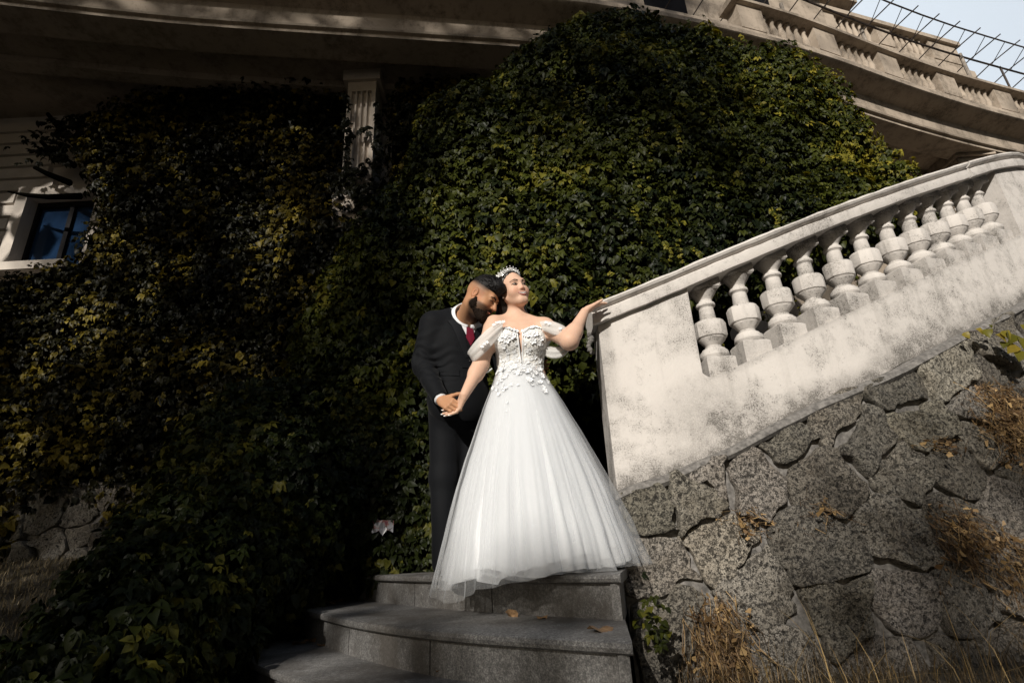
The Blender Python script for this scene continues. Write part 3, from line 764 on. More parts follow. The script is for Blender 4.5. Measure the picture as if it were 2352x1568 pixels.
# parapet dies and balusters on the right half
S_ = np.r_[0, np.cumsum(np.linalg.norm(np.diff(T, axis=0), axis=1))]
def tp(s): return np.array([np.interp(s, S_, T[:, 0]), np.interp(s, S_, T[:, 1])]), np.array([np.interp(s, S_, Tn[:, 0]), np.interp(s, S_, Tn[:, 1])])
mb = MB(); mb.lathe([(.05, 0), (.06, .04), (.04, .07), (.075, .2), (.05, .3), (.035, .4), (.055, .47), (.06, .52)], 8); tb = mb.mesh('terrace_baluster', PLASTER_FAR, True)
s = float(np.interp(4.0, T[:, 0], S_)); 
while s < S_[-1]-3:
    p, q = tp(s+.25); a = math.atan2(-q[0], q[1])+math.pi
    R = np.array([[math.cos(a), -math.sin(a), 0], [math.sin(a), math.cos(a), 0], [0, 0, 1]])
    m = MB(); m.box((*(p+q*.05), 8.12), (.5, .26, .525), R); m.part('parapet_pier', PLASTER_FAR, bld)
    for k in range(6):
        pp, qq = tp(s+.5+.12+.175*k); obj('terrace_baluster', tb, bld, (pp[0]+qq[0]*.06, pp[1]+qq[1]*.06, 7.86)).matrix_parent_inverse = Matrix.Translation(-Vector(bld.location))
    s += 1.62
# back wall under the terrace with the corner window opening
def wy(x): return np.interp(x, [-20, -1.5, 1, 18], [7.0, 7.0, 8.6, 13.6])
def wall_quad(x0, x1, z0, z1, th=.4, name='wall', mat=PLASTER_FAR):
    m = MB(); m.hexa([(x0, wy(x0), z0), (x1, wy(x1), z0), (x1, wy(x1)+th, z0), (x0, wy(x0)+th, z0), (x0, wy(x0), z1), (x1, wy(x1), z1), (x1, wy(x1)+th, z1), (x0, wy(x0)+th, z1)])
    return m.part(name, mat, bld)
WX0, WX1, WZ0, WZ1 = -7.28, -6.3, 4.26, 5.45
FACADE = mat_plaster('shaded_facade_plaster', (.55, .49, .43), (.2, .165, .13), .5, False)
wall_quad(-16, WX0, -1, 7.1, mat=FACADE); wall_quad(WX0, WX1, -1, WZ0, mat=FACADE); wall_quad(WX0, WX1, WZ1, 7.1, mat=FACADE); wall_quad(WX1, -1.5, -1, 7.1, mat=FACADE)
wall_quad(-1.5, 1, -1, 7.1); wall_quad(1, 18, -1, 7.1)
# rusticated quoins
for k in range(14):
    z = 3.72+.232*k; xr = WX0-.20-.03*(k % 2)
    if z > 5.55: xr = -6.98-.14*(k % 2)
    if z > 4.0 or True:
        m = MB(); x0 = -12.0; b = .018
        m.hexa([(x0, 6.93, z+b), (xr, 6.93, z+b), (xr+b, 7.0, z), (x0, 7.0, z), (x0, 6.93, z+.200), (xr, 6.93, z+.200), (xr+b, 7.0, z+.218), (x0, 7.0, z+.218)])
        m.part('quoin_stone', FACADE, bld)
win = obj('window', None, bld)
glass = NT('blue_window_glass'); glass.col((.012, .03, .07)); glass.set(Roughness=.06, Specular_IOR_Level=.8)
curtain = plain('blue_blind', (.035, .075, .15), .8, .1, 8); darkf = plain('dark_window_frame', (.010, .009, .010), .7, .2, 20, Specular_IOR_Level=.1)
m = MB(); y = 7.13
for c, d in (((WX0+.02, y, (WZ0+WZ1)/2), (.05, .06, WZ1-WZ0)), ((WX1-.03, y, (WZ0+WZ1)/2), (.06, .06, WZ1-WZ0)), (((WX0+WX1)/2, y, WZ0+.03), (WX1-WX0-.12, .06, .06)), (((WX0+WX1)/2, y, WZ1-.04), (WX1-WX0-.12, .06, .08)), ((-6.72, y, (WZ0+WZ1)/2), (.07, .058, WZ1-WZ0-.14))): m.box(c, d)
m.part('frame', darkf, win); 
m = MB(); m.box(((WX0+WX1)/2, y+.03, (WZ0+WZ1)/2), (WX1-WX0, .008, WZ1-WZ0)); m.part('pane', glass.m, win)
m = MB(); m.box((-6.9, y+.12, (WZ0+WZ1)/2), (.42, .01, WZ1-WZ0)); m.part('blind', curtain, win)
m = MB(); m.box((-7.2, 6.95, WZ0-.08), (1.7, .30, .13)); m.part('sill', FACADE, win)
m = MB()
for c, d in (((WX0-.085, 6.95, (WZ0+WZ1)/2+.04), (.168, .096, WZ1-WZ0+.22)), (((WX0+WX1)/2, 6.952, WZ1+.08), (WX1-WX0-.004, .09, .155))): m.box(c, d)
m.part('surround', FACADE, win)
# fluted pilaster under the terrace
pil = obj('pilaster', None, bld)
cx, cy, hw = -2.10, 6.46, .215
m = MB(); P_ = []
nf = 4
P_.append((-hw, .0)); 
for k in range(nf):
    c0 = -hw+.05+(2*hw-.10)*(k+.5)/nf; w_ = (2*hw-.10)/nf*.36
    for a in np.linspace(math.pi, 0, 7): P_.append((c0+w_*math.cos(a), .055*math.sin(a)))
P_ += [(hw, 0), (hw, .40), (-hw, .40)]
m.sweep(P_, [(np.array([cx, cy, z]), (1, 0, 0), (0, 1, 0)) for z in (4.86, 6.72)])
PIL = mat_plaster('pilaster_plaster', (.62, .54, .46), (.2, .16, .12), .5, False)
m.part('shaft', PIL, pil)
m = MB(); m.box((cx, cy+.2, 6.93), (2*hw+.004, .404, .42)); m.part('necking', PIL, pil)
m = MB(); m.box((cx, cy+.2, 7.0), (2*hw+.14, .52, .2)); m.part('capital', PIL, pil)
m = MB(); m.box((cx-.03, cy+.18, 4.55), (2*hw+.1, .5, .615)); m.part('pedestal', PIL, pil)
# right-hand pilaster seen past the rail end
q = U(2225, 400, 9.3); m = MB(); m.box((q[0], 9.4, 5.0), (.5, .5, 4.0)); m.part('pilaster_shaft', PLASTER_FAR, bld)
m = MB(); m.box((q[0], 9.4, 6.98), (.8, .8, .22)); m.box((q[0], 9.4, 6.80), (.66, .66, .12)); m.part('pilaster_capital', PLASTER_FAR, bld)
# upper storey: set-back wall, balcony box on brackets, tower edge
def prism(name, pts, z0, z1, mat=PLASTER_FAR):
    m = MB(); k = len(pts); m.add([(x, y, z0) for x, y in pts]+[(x, y, z1) for x, y in pts], [tuple(range(k-1, -1, -1)), tuple(range(k, 2*k))]+[(i, (i+1) % k, k+(i+1) % k, k+i) for i in range(k)])
    return m.part(name, mat, bld)
A = np.array([7.35, 9.95]); Bq = np.array([13.15, 11.75]); dv = (Bq-A)/np.linalg.norm(Bq-A); nv = np.array([-dv[1], dv[0]])
quad = lambda a, b, f0, f1: [tuple(A+dv*a+nv*f0), tuple(A+dv*b+nv*f0), tuple(A+dv*b+nv*f1), tuple(A+dv*a+nv*f1)]
Lb = np.linalg.norm(Bq-A)
prism('balcony_slab', quad(-.1, Lb+.05, .0, 4), 11.45, 11.75); prism('balcony_slab', quad(0, Lb-.1, .12, 4), 11.752, 12.05); prism('balcony_coping', quad(-.05, Lb, .02, .4), 12.72, 12.86)
prism('balcony_soffit', quad(.2, Lb-.6, .35, 4), 11.2, 11.448); prism('bracket', quad(Lb-1.7, Lb-1.1, .3, 2.5), 10.8, 11.198); prism('bracket', quad(Lb-1.55, Lb-1.2, .7, 2.5), 10.4, 10.798); prism('bracket', quad(1.2, 1.8, .3, 2.5), 10.8, 11.198)
for a, b in ((0, 1.6), (3.0, 3.5), (4.9, Lb-.1)): prism('balcony_pier', quad(a, b, .1, .35), 12.052, 12.718)
for k in range(22):
    a = 1.7+.21*k
    if 2.9 < a < 3.55 or a > 4.8: continue
    p = A+dv*a+nv*.2; obj('terrace_baluster', tb, bld, (p[0], p[1], 12.05)).scale = (1, 1, 1.28)
prism('upper_wall', quad(-9, .2, -.6, 4), 7.6, 16); prism('upper_wall', quad(.202, Lb-1.1, 2.2, 5), 8, 22)
prism('upper_wall', quad(-9, Lb-2.2, 3.0, 6), 8, 11.2)
for k in range(3): prism('window_opening', quad(-7+2.3*k, -6+2.3*k, -.62, -.55), 9.2, 11.5, darkf)
prism('upper_cornice', quad(-9, .25, -.85, -.61), 11.9, 12.2)
# small balcony on brackets near the tower edge
prism('balcony_slab', quad(2.6, 4.4, 1.1, 2.19), 15.3, 15.6); prism('bracket', quad(2.8, 3.1, 1.4, 2.19), 14.6, 15.298); prism('bracket', quad(3.9, 4.2, 1.4, 2.19), 14.6, 15.298)
prism('window_opening', quad(2.9, 4.1, 2.15, 2.195), 15.7, 18, darkf)
for k in range(14):
    m = MB(); p = A+dv*(2.65+.13*k)+nv*1.15; m.box((*p, 16.1), (.03, .03, 1.0)); m.part('railing_bar', METAL, bld)
# ------------------------------------------------------------------ pergola frame of iron on the terrace
perg = thing('pergola_frame', 'rusty bare iron pergola frame standing along the terrace parapet against the sky', 'pergola', (9, 9, 8.5))
posts = [((5.23, 7.25, 8.5), 9.08), ((7.32, 8.17, 8.5), 9.42), ((9.95, 9.0, 8.5), 9.5), ((11.05, 9.33, 8.5), 9.42)]
for i, (b, zt) in enumerate(posts):
    m = MB(); m.tube([b, (b[0], b[1], zt)], .033 if i < 3 else .02, 8); m.part('post', WOODG if i < 3 else METAL, perg)
def rod(name, pts, r): m = MB(); m.tube(pts, r, 6); m.part(name, METAL, perg)
yo = lambda x: float(np.interp(x, T[:, 0], T[:, 1]))
xs_ = np.linspace(3.2, 13, 12)
rod('rail', [(x, yo(x)+.02, 9.44) for x in xs_], .022); rod('rail', [(x, yo(x)-.42, 9.62) for x in xs_], .016)
for x in np.linspace(3.6, 12.6, 17):
    rod('crossbar', [(x+.25, yo(x)-.46, 9.63), (x-.1, yo(x)+.02, 9.46), (x-.9, yo(x)+1.5, 8.9)], .012)
    rod('hanger', [(x+.5, yo(x+.5)-.42, 9.62), (x+.5, yo(x+.5), 9.45)], .008)
# ------------------------------------------------------------------ people
def mat_skin(name, rough=.56):
    n = NT(name); t = n.tint(); v = n.noise(55, 3)
    c = n.mix(n.ramp(v, [(.35, .0), (.7, .22)]), t, n.mix(1.0, t, (1.0, .80, .72), 'MULTIPLY'))
    n.col(c); n.set(Roughness=rough, Subsurface_Weight=.06, Subsurface_Scale=.01, Specular_IOR_Level=.22)
    n.b.inputs['Subsurface Radius'].default_value = (1, .35, .2)
    n.bump(n.noise(420, 2), .12, .001); return n.m
SKIN = mat_skin('skin')
def mat_cloth(name, c, rough=.8, wr=6.0, bump=.25, sheen=.0):
    n = NT(name); f = n.noise(380, 2, .5); w = n.noise(wr, 4, .6)
    q_ = .93 if c[0] > .3 else .75; n.col(n.mix(n.ramp(f, [(.35, 0), (.65, 1)]), tuple(x*q_ for x in c), tuple(min(.85, x*(2-q_)) for x in c)))
    n.set(Roughness=rough, Sheen_Weight=sheen, Specular_IOR_Level=.5 if c[0] > .1 else .12); n.bump(n.math('ADD', n.math('MULTIPLY', f, .15), w), bump, .01); return n.m
SUIT = mat_cloth('charcoal_wool', (.0044, .005, .0064), .75, 9, .3, .03)
LAPEL = mat_cloth('lapel_wool', (.007, .0078, .0098), .62, 9, .2, .03)
SHIRT = mat_cloth('white_shirt_cotton', (.72, .73, .76), .7, 12, .3)
TIE = mat_cloth('burgundy_tie_silk', (.16, .010, .028), .45, 20, .4)
n = NT('nail_polish'); n.col((.85, .82, .80)); n.set(Roughness=.15); NAIL = n.m
HAIRM = plain('dark_brown_hair', (.013, .0085, .006), .42, .5, 160)
HAIRB = plain('black_hair', (.007, .006, .006), .6, .5, 160, Specular_IOR_Level=.2)
DARK = plain('dark_lash', (.012, .008, .006), .5, .1, 50)
EYEW = plain('eye_white', (.55, .50, .46), .2, .05, 50)
TEETH = plain('teeth', (.80, .77, .72), .25, .05, 50)
LIPF = plain('rose_lips', (.52, .21, .18), .35, .1, 60)
SILVER = NT('silver'); SILVER.col((.8, .8, .78)); SILVER.set(Metallic=1.0, Roughness=.18); SILVER = SILVER.m
PEARL = NT('pearl_beads'); PEARL.col((.86, .85, .84)); PEARL.set(Roughness=.18, Specular_IOR_Level=.7); PEARL = PEARL.m

class Fr:
    "local frame: x to the person's left-hand side of the picture, -y forward, z up"
    def __init__(s, c, yaw=0, pitch=0, roll=0, k=1.0):
        s.R = np.array(Matrix.Rotation(math.radians(yaw), 3, 'Z') @ Matrix.Rotation(math.radians(-pitch), 3, 'X') @ Matrix.Rotation(math.radians(roll), 3, 'Y')); s.c = np.array(c, float); s.k = k
    def w(s, p): return s.c+s.R@(np.array(p, float)*s.k)
    def W(s, P): return s.c+(np.asarray(P)*s.k)@s.R.T
    def L(s, P): return ((np.asarray(P)-s.c)@s.R)/s.k
    def rc(s, a, b, r1, r2): return rc(s.w(a), s.w(b), r1*s.k, r2*s.k)
    def el(s, c, r): return el(s.w(c), np.array(r)*s.k, s.R)

def head_prims(H, male):
    P = [(H.el((0, .018, .030), (.0745, .094, .088)), .03), (H.el((0, -.030, -.030), (.060, .066, .088)), .035)]
    j = .064 if male else .056
    P += [(H.rc((-j+.006, -.005, -.055), (-.014, -.066, -.096), .024, .020), .03), (H.rc((j-.006, -.005, -.055), (.014, -.066, -.096), .024, .020), .03), (H.rc((-.010, -.074, -.097), (.010, -.074, -.097), .017, .017), .02)]
    P += [(H.el((s*.038, -.060, -.036), (.029, .027, .030)), .025) for s in (-1, 1)]                       # cheeks
    P += [(H.rc((-.034, -.079, .026), (.034, -.079, .026), .012, .012), .022)]                              # brow
    P += [(H.el((s*.031, -.098, .004), (.0155, .014, .010)), .016, 'sub') for s in (-1, 1)]                 # sockets
    P += [(H.el((s*.031, -.0765, .004), (.0145, .0125, .0105)), .006) for s in (-1, 1)]                     # lids
    nz_ = .010 if male else 0
    P += [(H.rc((0, -.088-nz_*.3, .016), (0, -.1005-nz_*1.3, -.026), .0072+nz_*.1, .0092+nz_*.2), .012)]+[(H.el((s*.0110, -.095-nz_*.5, -.030), (.0078, .009, .007)), .008) for s in (-1, 1)]
    P += [(H.el((0, -.0900, -.055), (.022, .0085, .0065)), .008), (H.el((0, -.0885, -.067), (.019, .0085, .0075)), .008)]     # lips
    for s in (-1, 1): P += [(H.el((s*.0745, .012, -.006), (.010, .019, .031)), .006), (H.el((s*.083, .008, -.004), (.006, .009, .017)), .006, 'sub')]
    return P
def hand_prims(w, d, pn, s, curls, spread=.10, thumb=(.7, .2, .25), th_curl=(.1, .35), right=True):
    "w wrist, d towards the knuckles, pn palm normal; thumb side follows from the hand"
    d = np.array(d, float); d /= np.linalg.norm(d); pn = np.array(pn, float); pn -= (pn@d)*d; pn /= np.linalg.norm(pn)
    t = np.cross(d, pn)*(1 if right else -1)
    P = []; nails = []
    kn = [(.086, .027), (.090, .009), (.084, -.010), (.075, -.027)]
    seg = [(.040, .024, .019), (.044, .028, .020), (.040, .026, .019), (.031, .019, .017)]
    wst = w+d*.0
    for (l, o), sg, cu, i in zip(kn, seg, curls, range(4)):
        k = w+(d*l+t*o)*s
        P.append((rc(wst+(d*.016+t*o*.62)*s, k, .0145*s, .0108*s), .012*s))
        fd = d*math.cos(spread*(1.5-i))+t*math.sin(spread*(1.5-i)); a = 0; p = k
        for q, (L_, c) in enumerate(zip(sg, cu)):
            a += c; v = fd*math.cos(a)+pn*math.sin(a); e = p+v*L_*s
            r = (.0098, .0086, .0076, .0066)
            P.append((rc(p, e, r[q]*s, r[q+1]*s), .004*s)); p = e
        nails.append((p, v, fd*-math.sin(a)+pn*math.cos(a)))
    b = w+(d*.022+t*.020)*s; td = d*thumb[0]+t*math.sqrt(max(0, 1-thumb[0]**2-thumb[1]**2))+pn*thumb[1]; td /= np.linalg.norm(td)
    P.append((rc(b, b+td*.040*s, .0165*s, .0115*s), .012*s)); p = b+td*.040*s; a = 0
    bend = -t*.75+d*.6; bend -= (bend@td)*td; bend /= np.linalg.norm(bend)
    for L_, c, r1, r2 in ((.031, th_curl[0], .0108, .0095), (.025, th_curl[1], .0095, .0078)):
        a += c; v = td*math.cos(a)+bend*math.sin(a); e = p+v*L_*s; P.append((rc(p, e, r1*s, r2*s), .004*s)); p = e
    nails.append((p, v, pn))
    return P, nails
def paint(V, H, base, male):
    q = H.L(V); x, y, z = q.T; N = len(V)
    c = np.tile(np.array(base), (N, 1)); front = (y < -.02) & (np.abs(z) < .13) & (np.abs(x) < .09)
    def blend(m, col): 
        m = np.clip(m, 0, 1)[:, None]; c[:] = c*(1-m)+np.array(col)*m
    g = lambda cx, cz, rx, rz: np.exp(-(((x-cx)/rx)**2+((z-cz)/rz)**2))*front
    blush = np.array(base)*np.array([1.03, .70, .62])
    for s in (-1, 1): blend(.5*g(s*.042, -.035, .022, .018), blush)
    blend(.5*g(0, -.03, .014, .012), blush)
    blend((np.hypot(np.abs(x)-.075, (z+.006)*.6) < .02)*.35*(np.abs(y) < .04), blush)
    if male:
        near = (np.abs(x) < .1) & (np.abs(y) < .13) & (np.abs(z) < .16)
        side = np.clip((z+.012-.25*(y+.02))/.05, 0, 1)*np.clip((y+.055)/.03, 0, 1)*np.clip(.5+(y+.05)/.06, 0, 1)
        blend(near*side*.55, (.075, .055, .045))
        blend(near*np.clip((z-.035-.1*y)/.02, 0, 1)*np.clip((y+.06)/.02, 0, 1)*.9, (.02, .016, .014))
        bd = np.clip((-.030-z-.35*(y+.02)*(y > -.02))/.014, 0, 1)*np.clip((.035-y)/.03, 0, 1)*near*(z > -.15)
        blend(bd*.8, (.035, .024, .018))
    else:
        blend((q[:, 2] > -.2)*(y > .0)*(np.abs(x) < .07)*(z > .02)*1.0, (.02, .013, .01))
    return c
def on_head(H, bvh, x, z, off=.0):
    o = Vector(H.w((x, -.3, z))); d = Vector(H.R@np.array([0, 1.0, 0]))
    h = bvh.ray_cast(o, d)
    return np.array(h[0])-np.array(d)*off*H.k if h[0] is not None else H.w((x, -.09, z))
def ribbon(name, H, bvh, pts, widths, mat, parent, off=.0015, thick=.0016):
    "thin solid strip following the head surface through local (x, z) points"
    pts = np.array(pts, float); t = np.linspace(0, 1, 13); s = np.linspace(0, 1, len(pts))
    P = np.stack([np.interp(t, s, pts[:, k]) for k in (0, 1)], 1)
    for _ in range(3): P[1:-1] = .25*P[:-2]+.5*P[1:-1]+.25*P[2:]
    W_ = np.interp(t, np.linspace(0, 1, len(widths)), widths)
    V = []
    for i in range(13):
        d = P[min(i+1, 12)]-P[max(i-1, 0)]; d /= np.linalg.norm(d)+1e-9; nn = np.array([-d[1], d[0]])
        a, b = P[i]+nn*W_[i]/2, P[i]-nn*W_[i]/2
        V += [on_head(H, bvh, *a, off), on_head(H, bvh, *P[i], off+thick), on_head(H, bvh, *b, off), on_head(H, bvh, *P[i], off-thick)]
    F = [(i*4+k, i*4+(k+1) % 4, (i+1)*4+(k+1) % 4, (i+1)*4+k) for i in range(12) for k in range(4)]+[(3, 2, 1, 0), (48, 49, 50, 51)]
    return part(name, V, F, mat, parent)
def person_face(H, V, F, parent, male):
    bvh = BVHTree.FromPolygons([tuple(v) for v in V], [tuple(map(int, f)) for f in F])
    for s in (-1, 1):
        if male:
            ribbon('eyebrow', H, bvh, [(s*.012, .021), (s*.03, .027), (s*.048, .021)], [.007, .009, .004], HAIRB, parent, .002, .003)
            ribbon('eyelash', H, bvh, [(s*.016, .002), (s*.03, .0055), (s*.046, .001)], [.004, .005, .003], DARK, parent, .001)
        else:
            ribbon('eyebrow', H, bvh, [(s*.014, .0235), (s*.034, .0315), (s*.053, .0245)], [.0050, .0052, .0025], HAIRM, parent, .0015)
            ribbon('eyelash', H, bvh, [(s*.0165, .0015), (s*.031, .0085), (s*.050, .0045)], [.003, .0065, .005], DARK, parent, .0012)
            ribbon('eye', H, bvh, [(s*.020, .0015), (s*.031, .0030), (s*.043, .0017)], [.002, .0045, .002], EYEW, parent, .0008)
            ribbon('iris', H, bvh, [(s*.026, .0032), (s*.031, .0042), (s*.036, .0032)], [.006, .0085, .006], DARK, parent, .0016)
            ribbon('lower_lash', H, bvh, [(s*.020, -.0018), (s*.031, -.003), (s*.045, .0)], [.0015, .0018, .002], DARK, parent, .0009)
    if not male:
        ribbon('teeth', H, bvh, [(-.027, -.0555), (0, -.0630), (.027, -.0555)], [.003, .0105, .003], TEETH, parent, .0024)
        ribbon('upper_lip', H, bvh, [(-.031, -.0505), (-.014, -.0525), (0, -.0540), (.014, -.0525), (.031, -.0505)], [.0025, .0045, .0048, .0045, .0025], LIPF, parent, .0022, .0025)
        ribbon('lower_lip', H, bvh, [(-.031, -.0515), (-.016, -.0675), (0, -.0725), (.016, -.0675), (.031, -.0515)], [.0025, .0060, .0078, .0060, .0025], LIPF, parent, .0022, .003)
    else:
        ribbon('lips', H, bvh, [(-.022, -.060), (0, -.0595), (.022, -.060)], [.003, .010, .003], LIPF, parent, .0016, .003)
    return bvh
def nails_part(parent, nails, s, long=1.0):
    for p, v, pn in nails:
        v = np.array(v)/np.linalg.norm(v); b = -np.array(pn); b -= (b@v)*v; b /= np.linalg.norm(b)+1e-9; t = np.cross(v, b); m = MB()
        c = p+b*.0052*s-v*.001
        V = []
        for l, w in ((-.007, .0048), (-.001, .0056), (.006*long, .005), (.011*long, .0022)):
            for o in (-1, 1): V.append(c+v*l*s+t*w*o*s-b*.0012*(l > .004)+b*.0000)
        V += [q-b*.0018 for q in V]
        F = [(0, 1, 3, 2), (2, 3, 5, 4), (4, 5, 7, 6), (8, 10, 11, 9), (10, 12, 13, 11), (12, 14, 15, 13), (0, 2, 10, 8), (2, 4, 12, 10), (4, 6, 14, 12), (1, 9, 11, 3), (3, 11, 13, 5), (5, 13, 15, 7), (6, 7, 15, 14), (0, 8, 9, 1)]
        m.add(V, F); m.part('fingernail', NAIL, parent)

# ================================================================== BRIDE
bride = thing('person', 'bride in an off-shoulder white tulle gown and tiara, one hand on the stone rail', 'person', (.05, 3.05, -.105), 'couple on the steps')
HB = Fr((.022, 3.015, 1.490), yaw=30, pitch=-1, roll=-13)
shR, elR, wrR = np.array([-.108, 3.0, 1.262]), U(1104, 838, 2.97), U(1067, 906, 2.85)
shL, elL, wrL = np.array([.208, 3.03, 1.238]), U(1308, 783, 2.82), U(1343, 716, 2.93)
body = [(el((.04, 3.04, 1.0), (.128, .092, .16)), .05), (el((.048, 3.04, 1.15), (.146, .098, .14)), .06), (el((-.020, 2.962, 1.135), (.078, .072, .076)), .04), (el((.116, 2.965, 1.13), (.078, .072, .076)), .04),
        (rc((-.085, 3.035, 1.255), (.185, 3.055, 1.235), .052, .052), .06), (rc((.0, 3.05, 1.325), (-.08, 3.03, 1.265), .034, .04), .06), (rc((.085, 3.06, 1.315), (.17, 3.05, 1.25), .034, .04), .06),
        (rc((.046, 3.055, 1.27), HB.w((0, .018, -.07)), .054, .047), .03), (rc((.03, 2.982, 1.245), (-.075, 2.982, 1.262), .010, .012), .03), (rc((.07, 2.982, 1.243), (.17, 2.995, 1.248), .010, .012), .03),
        (rc(shR, elR, .050, .043), .05), (rc(elR, elR+(wrR-elR)*.3, .043, .041), .03), (rc(elR+(wrR-elR)*.25, wrR, .041, .0255), .03),
        (rc(shL, elL, .052, .047), .05), (rc(elL, elL+(wrL-elL)*.3, .046, .043), .03), (rc(elL+(wrL-elL)*.25, wrL, .042, .0255), .03),
        (el((.04, 3.06, .84), (.17, .125, .16)), .08), (rc((-.045, 3.06, .78), (-.04, 3.08, .0), .09, .04), .05), (rc((.125, 3.06, .78), (.12, 3.06, .0), .09, .04), .05), (rc((-.04, 3.08, -.07), (-.05, 2.95, -.085), .03, .025), .03), (rc((.12, 3.06, -.07), (.13, 2.93, -.085), .03, .025), .03)]
hl, nl = hand_prims(wrL, U(1381, 695, 3.02)-wrL, (.30, -.22, -.93), .98, [(.30, .20, .1), (.10, .22, .15), (-.05, .2, .12), (-.2, .15, .1)], .09, (.80, .18), (.0, .1), right=False)
hr, nr = hand_prims(wrR, U(1050, 940, 2.90)-wrR, (-.80, -.10, -.25), .95, [(.55, .5, .2), (.5, .45, .2), (.45, .4, .2), (.4, .4, .2)], .05, (.90, -.30), (.0, .0), right=True)
body += head_prims(HB, False)+hl+hr
V, F = nets(field(body), (-.46, 2.70, -.16), (.62, 3.26, 1.64), .0034, 8, 1.6)
SKB = (.62, .405, .295)
o = part('body', V, F, SKIN, bride, tint=paint(V, HB, SKB, False))
bvh_b = person_face(HB, V, F, bride, False)
nails_part(bride, nl, .98, 1.25); nails_part(bride, nr, .95, 1.4)
# hair: smooth parted cap, length falling behind the shoulders
hair = [(HB.el((0, .020, .033), (.0815, .100, .0945)), .02), ((lambda p: ((-.056+.52*(.105-HB.L(p)[:, 2])+.25*np.maximum(.03-np.abs(HB.L(p)[:, 0]), 0))-HB.L(p)[:, 1])*.8), .012, 'int')]
V2, F2 = nets(field(hair+[(rc(HB.w((-.045, .05, -.02)), (-.05, 3.11, 1.28), .045, .05), .04), (rc(HB.w((.04, .06, -.02)), (.115, 3.14, 1.22), .04, .045), .04), (rc((-.05, 3.11, 1.28), (.02, 3.15, 1.05), .05, .06), .04), (rc((.115, 3.14, 1.22), (.06, 3.15, 1.02), .045, .05), .04), ((lambda p: .0015*np.sin(p[:, 0]*300+p[:, 2]*60)+.003*fbm(p*30, 2)), 0, 'add')]), (-.2, 2.86, .9), (.3, 3.3, 1.66), .0045, 8, 1.6)
part('hair', V2, F2, HAIRM, bride)
# tiara of beaded sprigs
ti = obj('tiara', None, bride); tm = MB(); tb_ = MB()
ring = [HB.w((.083*math.sin(a), -.062*math.cos(a)+.028, .088+.016*math.cos(a)-.012*abs(math.sin(a)))) for a in np.linspace(-1.5, 1.5, 25)]
tm.tube(ring, .0028, 6)
for i, a in enumerate(np.linspace(-1.35, 1.35, 23)):
    b = HB.w((.083*math.sin(a), -.062*math.cos(a)+.028, .088+.016*math.cos(a)-.012*abs(math.sin(a)))); up = HB.R@np.array([.35*math.sin(a), -.1*math.cos(a)+.1, 1.0]); up /= np.linalg.norm(up)
    L_ = (.016+.018*math.cos(a*.9)**2)*(1.15 if i % 2 else .75); tm.tube([b, b+up*L_], .0013, 5)
    side = HB.R@np.array([math.cos(a), math.sin(a), 0])
    for h_, r_ in ((1.0, .0036), (.72, .003), (.45, .0032), (.2, .003)):
        for sd in ((0,) if h_ == 1.0 else (-1, 1)):
            c = b+up*L_*h_+side*sd*.0042; tb_.lathe([(.0004, -r_), (r_*.8, -r_*.6), (r_, 0), (r_*.8, r_*.6), (.0004, r_)], 7, c)
tm.part('band', SILVER, ti, True); tb_.part('beads', PEARL, ti, True, kind='stuff')
for s in (-1, 1):
    m = MB(); c = HB.w((s*.080, .004, -.046)); m.lathe([(.0004, -.007), (.006, -.004), (.0075, 0), (.006, .004), (.0004, .007)], 10, c); m.part('earring', PEARL, bride, True)

# --- gown
n = NT('satin_lining'); n.col((.80, .81, .825)); n.set(Roughness=.6); n.bump(n.noise(60, 3), .15, .004); n.set(Specular_IOR_Level=.2); SATIN = n.m
def mat_tulle(name, dens, col=(.88, .895, .915), spark=True):
    n = NT(name); n.col(col); n.set(Roughness=.6)
    tr = n.n('ShaderNodeBsdfTranslucent'); tr.inputs['Color'].default_value = (*col, 1)
    a = n.n('ShaderNodeMixShader'); a.inputs[0].default_value = .45; n.l(n.b.outputs[0], a.inputs[1]); n.l(tr.outputs[0], a.inputs[2])
    tp_ = n.n('ShaderNodeBsdfTransparent'); lw = n.n('ShaderNodeLayerWeight'); lw.inputs['Blend'].default_value = .35
    f = n.math('ADD', n.math('MULTIPLY', n.math('POWER', lw.outputs['Facing'], 3.0), 1-dens), dens)
    net = n.noise(900, 1); f = n.math('MULTIPLY', f, n.ramp(net, [(.3, .75), (.6, 1.0)]))
    if spark:
        v = n.n('ShaderNodeTexVoronoi'); v.inputs['Scale'].default_value = 38; n.l(n.pos(), v.inputs['Vector'])
        f = n.math('MAXIMUM', f, n.ramp(v.outputs['Distance'], [(.035, 1), (.06, 0)]))
    mx = n.n('ShaderNodeMixShader'); n.l(f, mx.inputs[0]); n.l(tp_.outputs[0], mx.inputs[1]); n.l(a.outputs[0], mx.inputs[2]); n.l(mx.outputs[0], n.out.inputs['Surface'])
    return n.m
TULLE = mat_tulle('white_tulle', .30); TULLE3 = mat_tulle('sheer_tulle', .17); TULLE2 = mat_tulle('dense_tulle', .62); CHIFFON = mat_tulle('sleeve_chiffon', .78, (.85, .84, .82), False)
gown = obj('gown', None, bride)
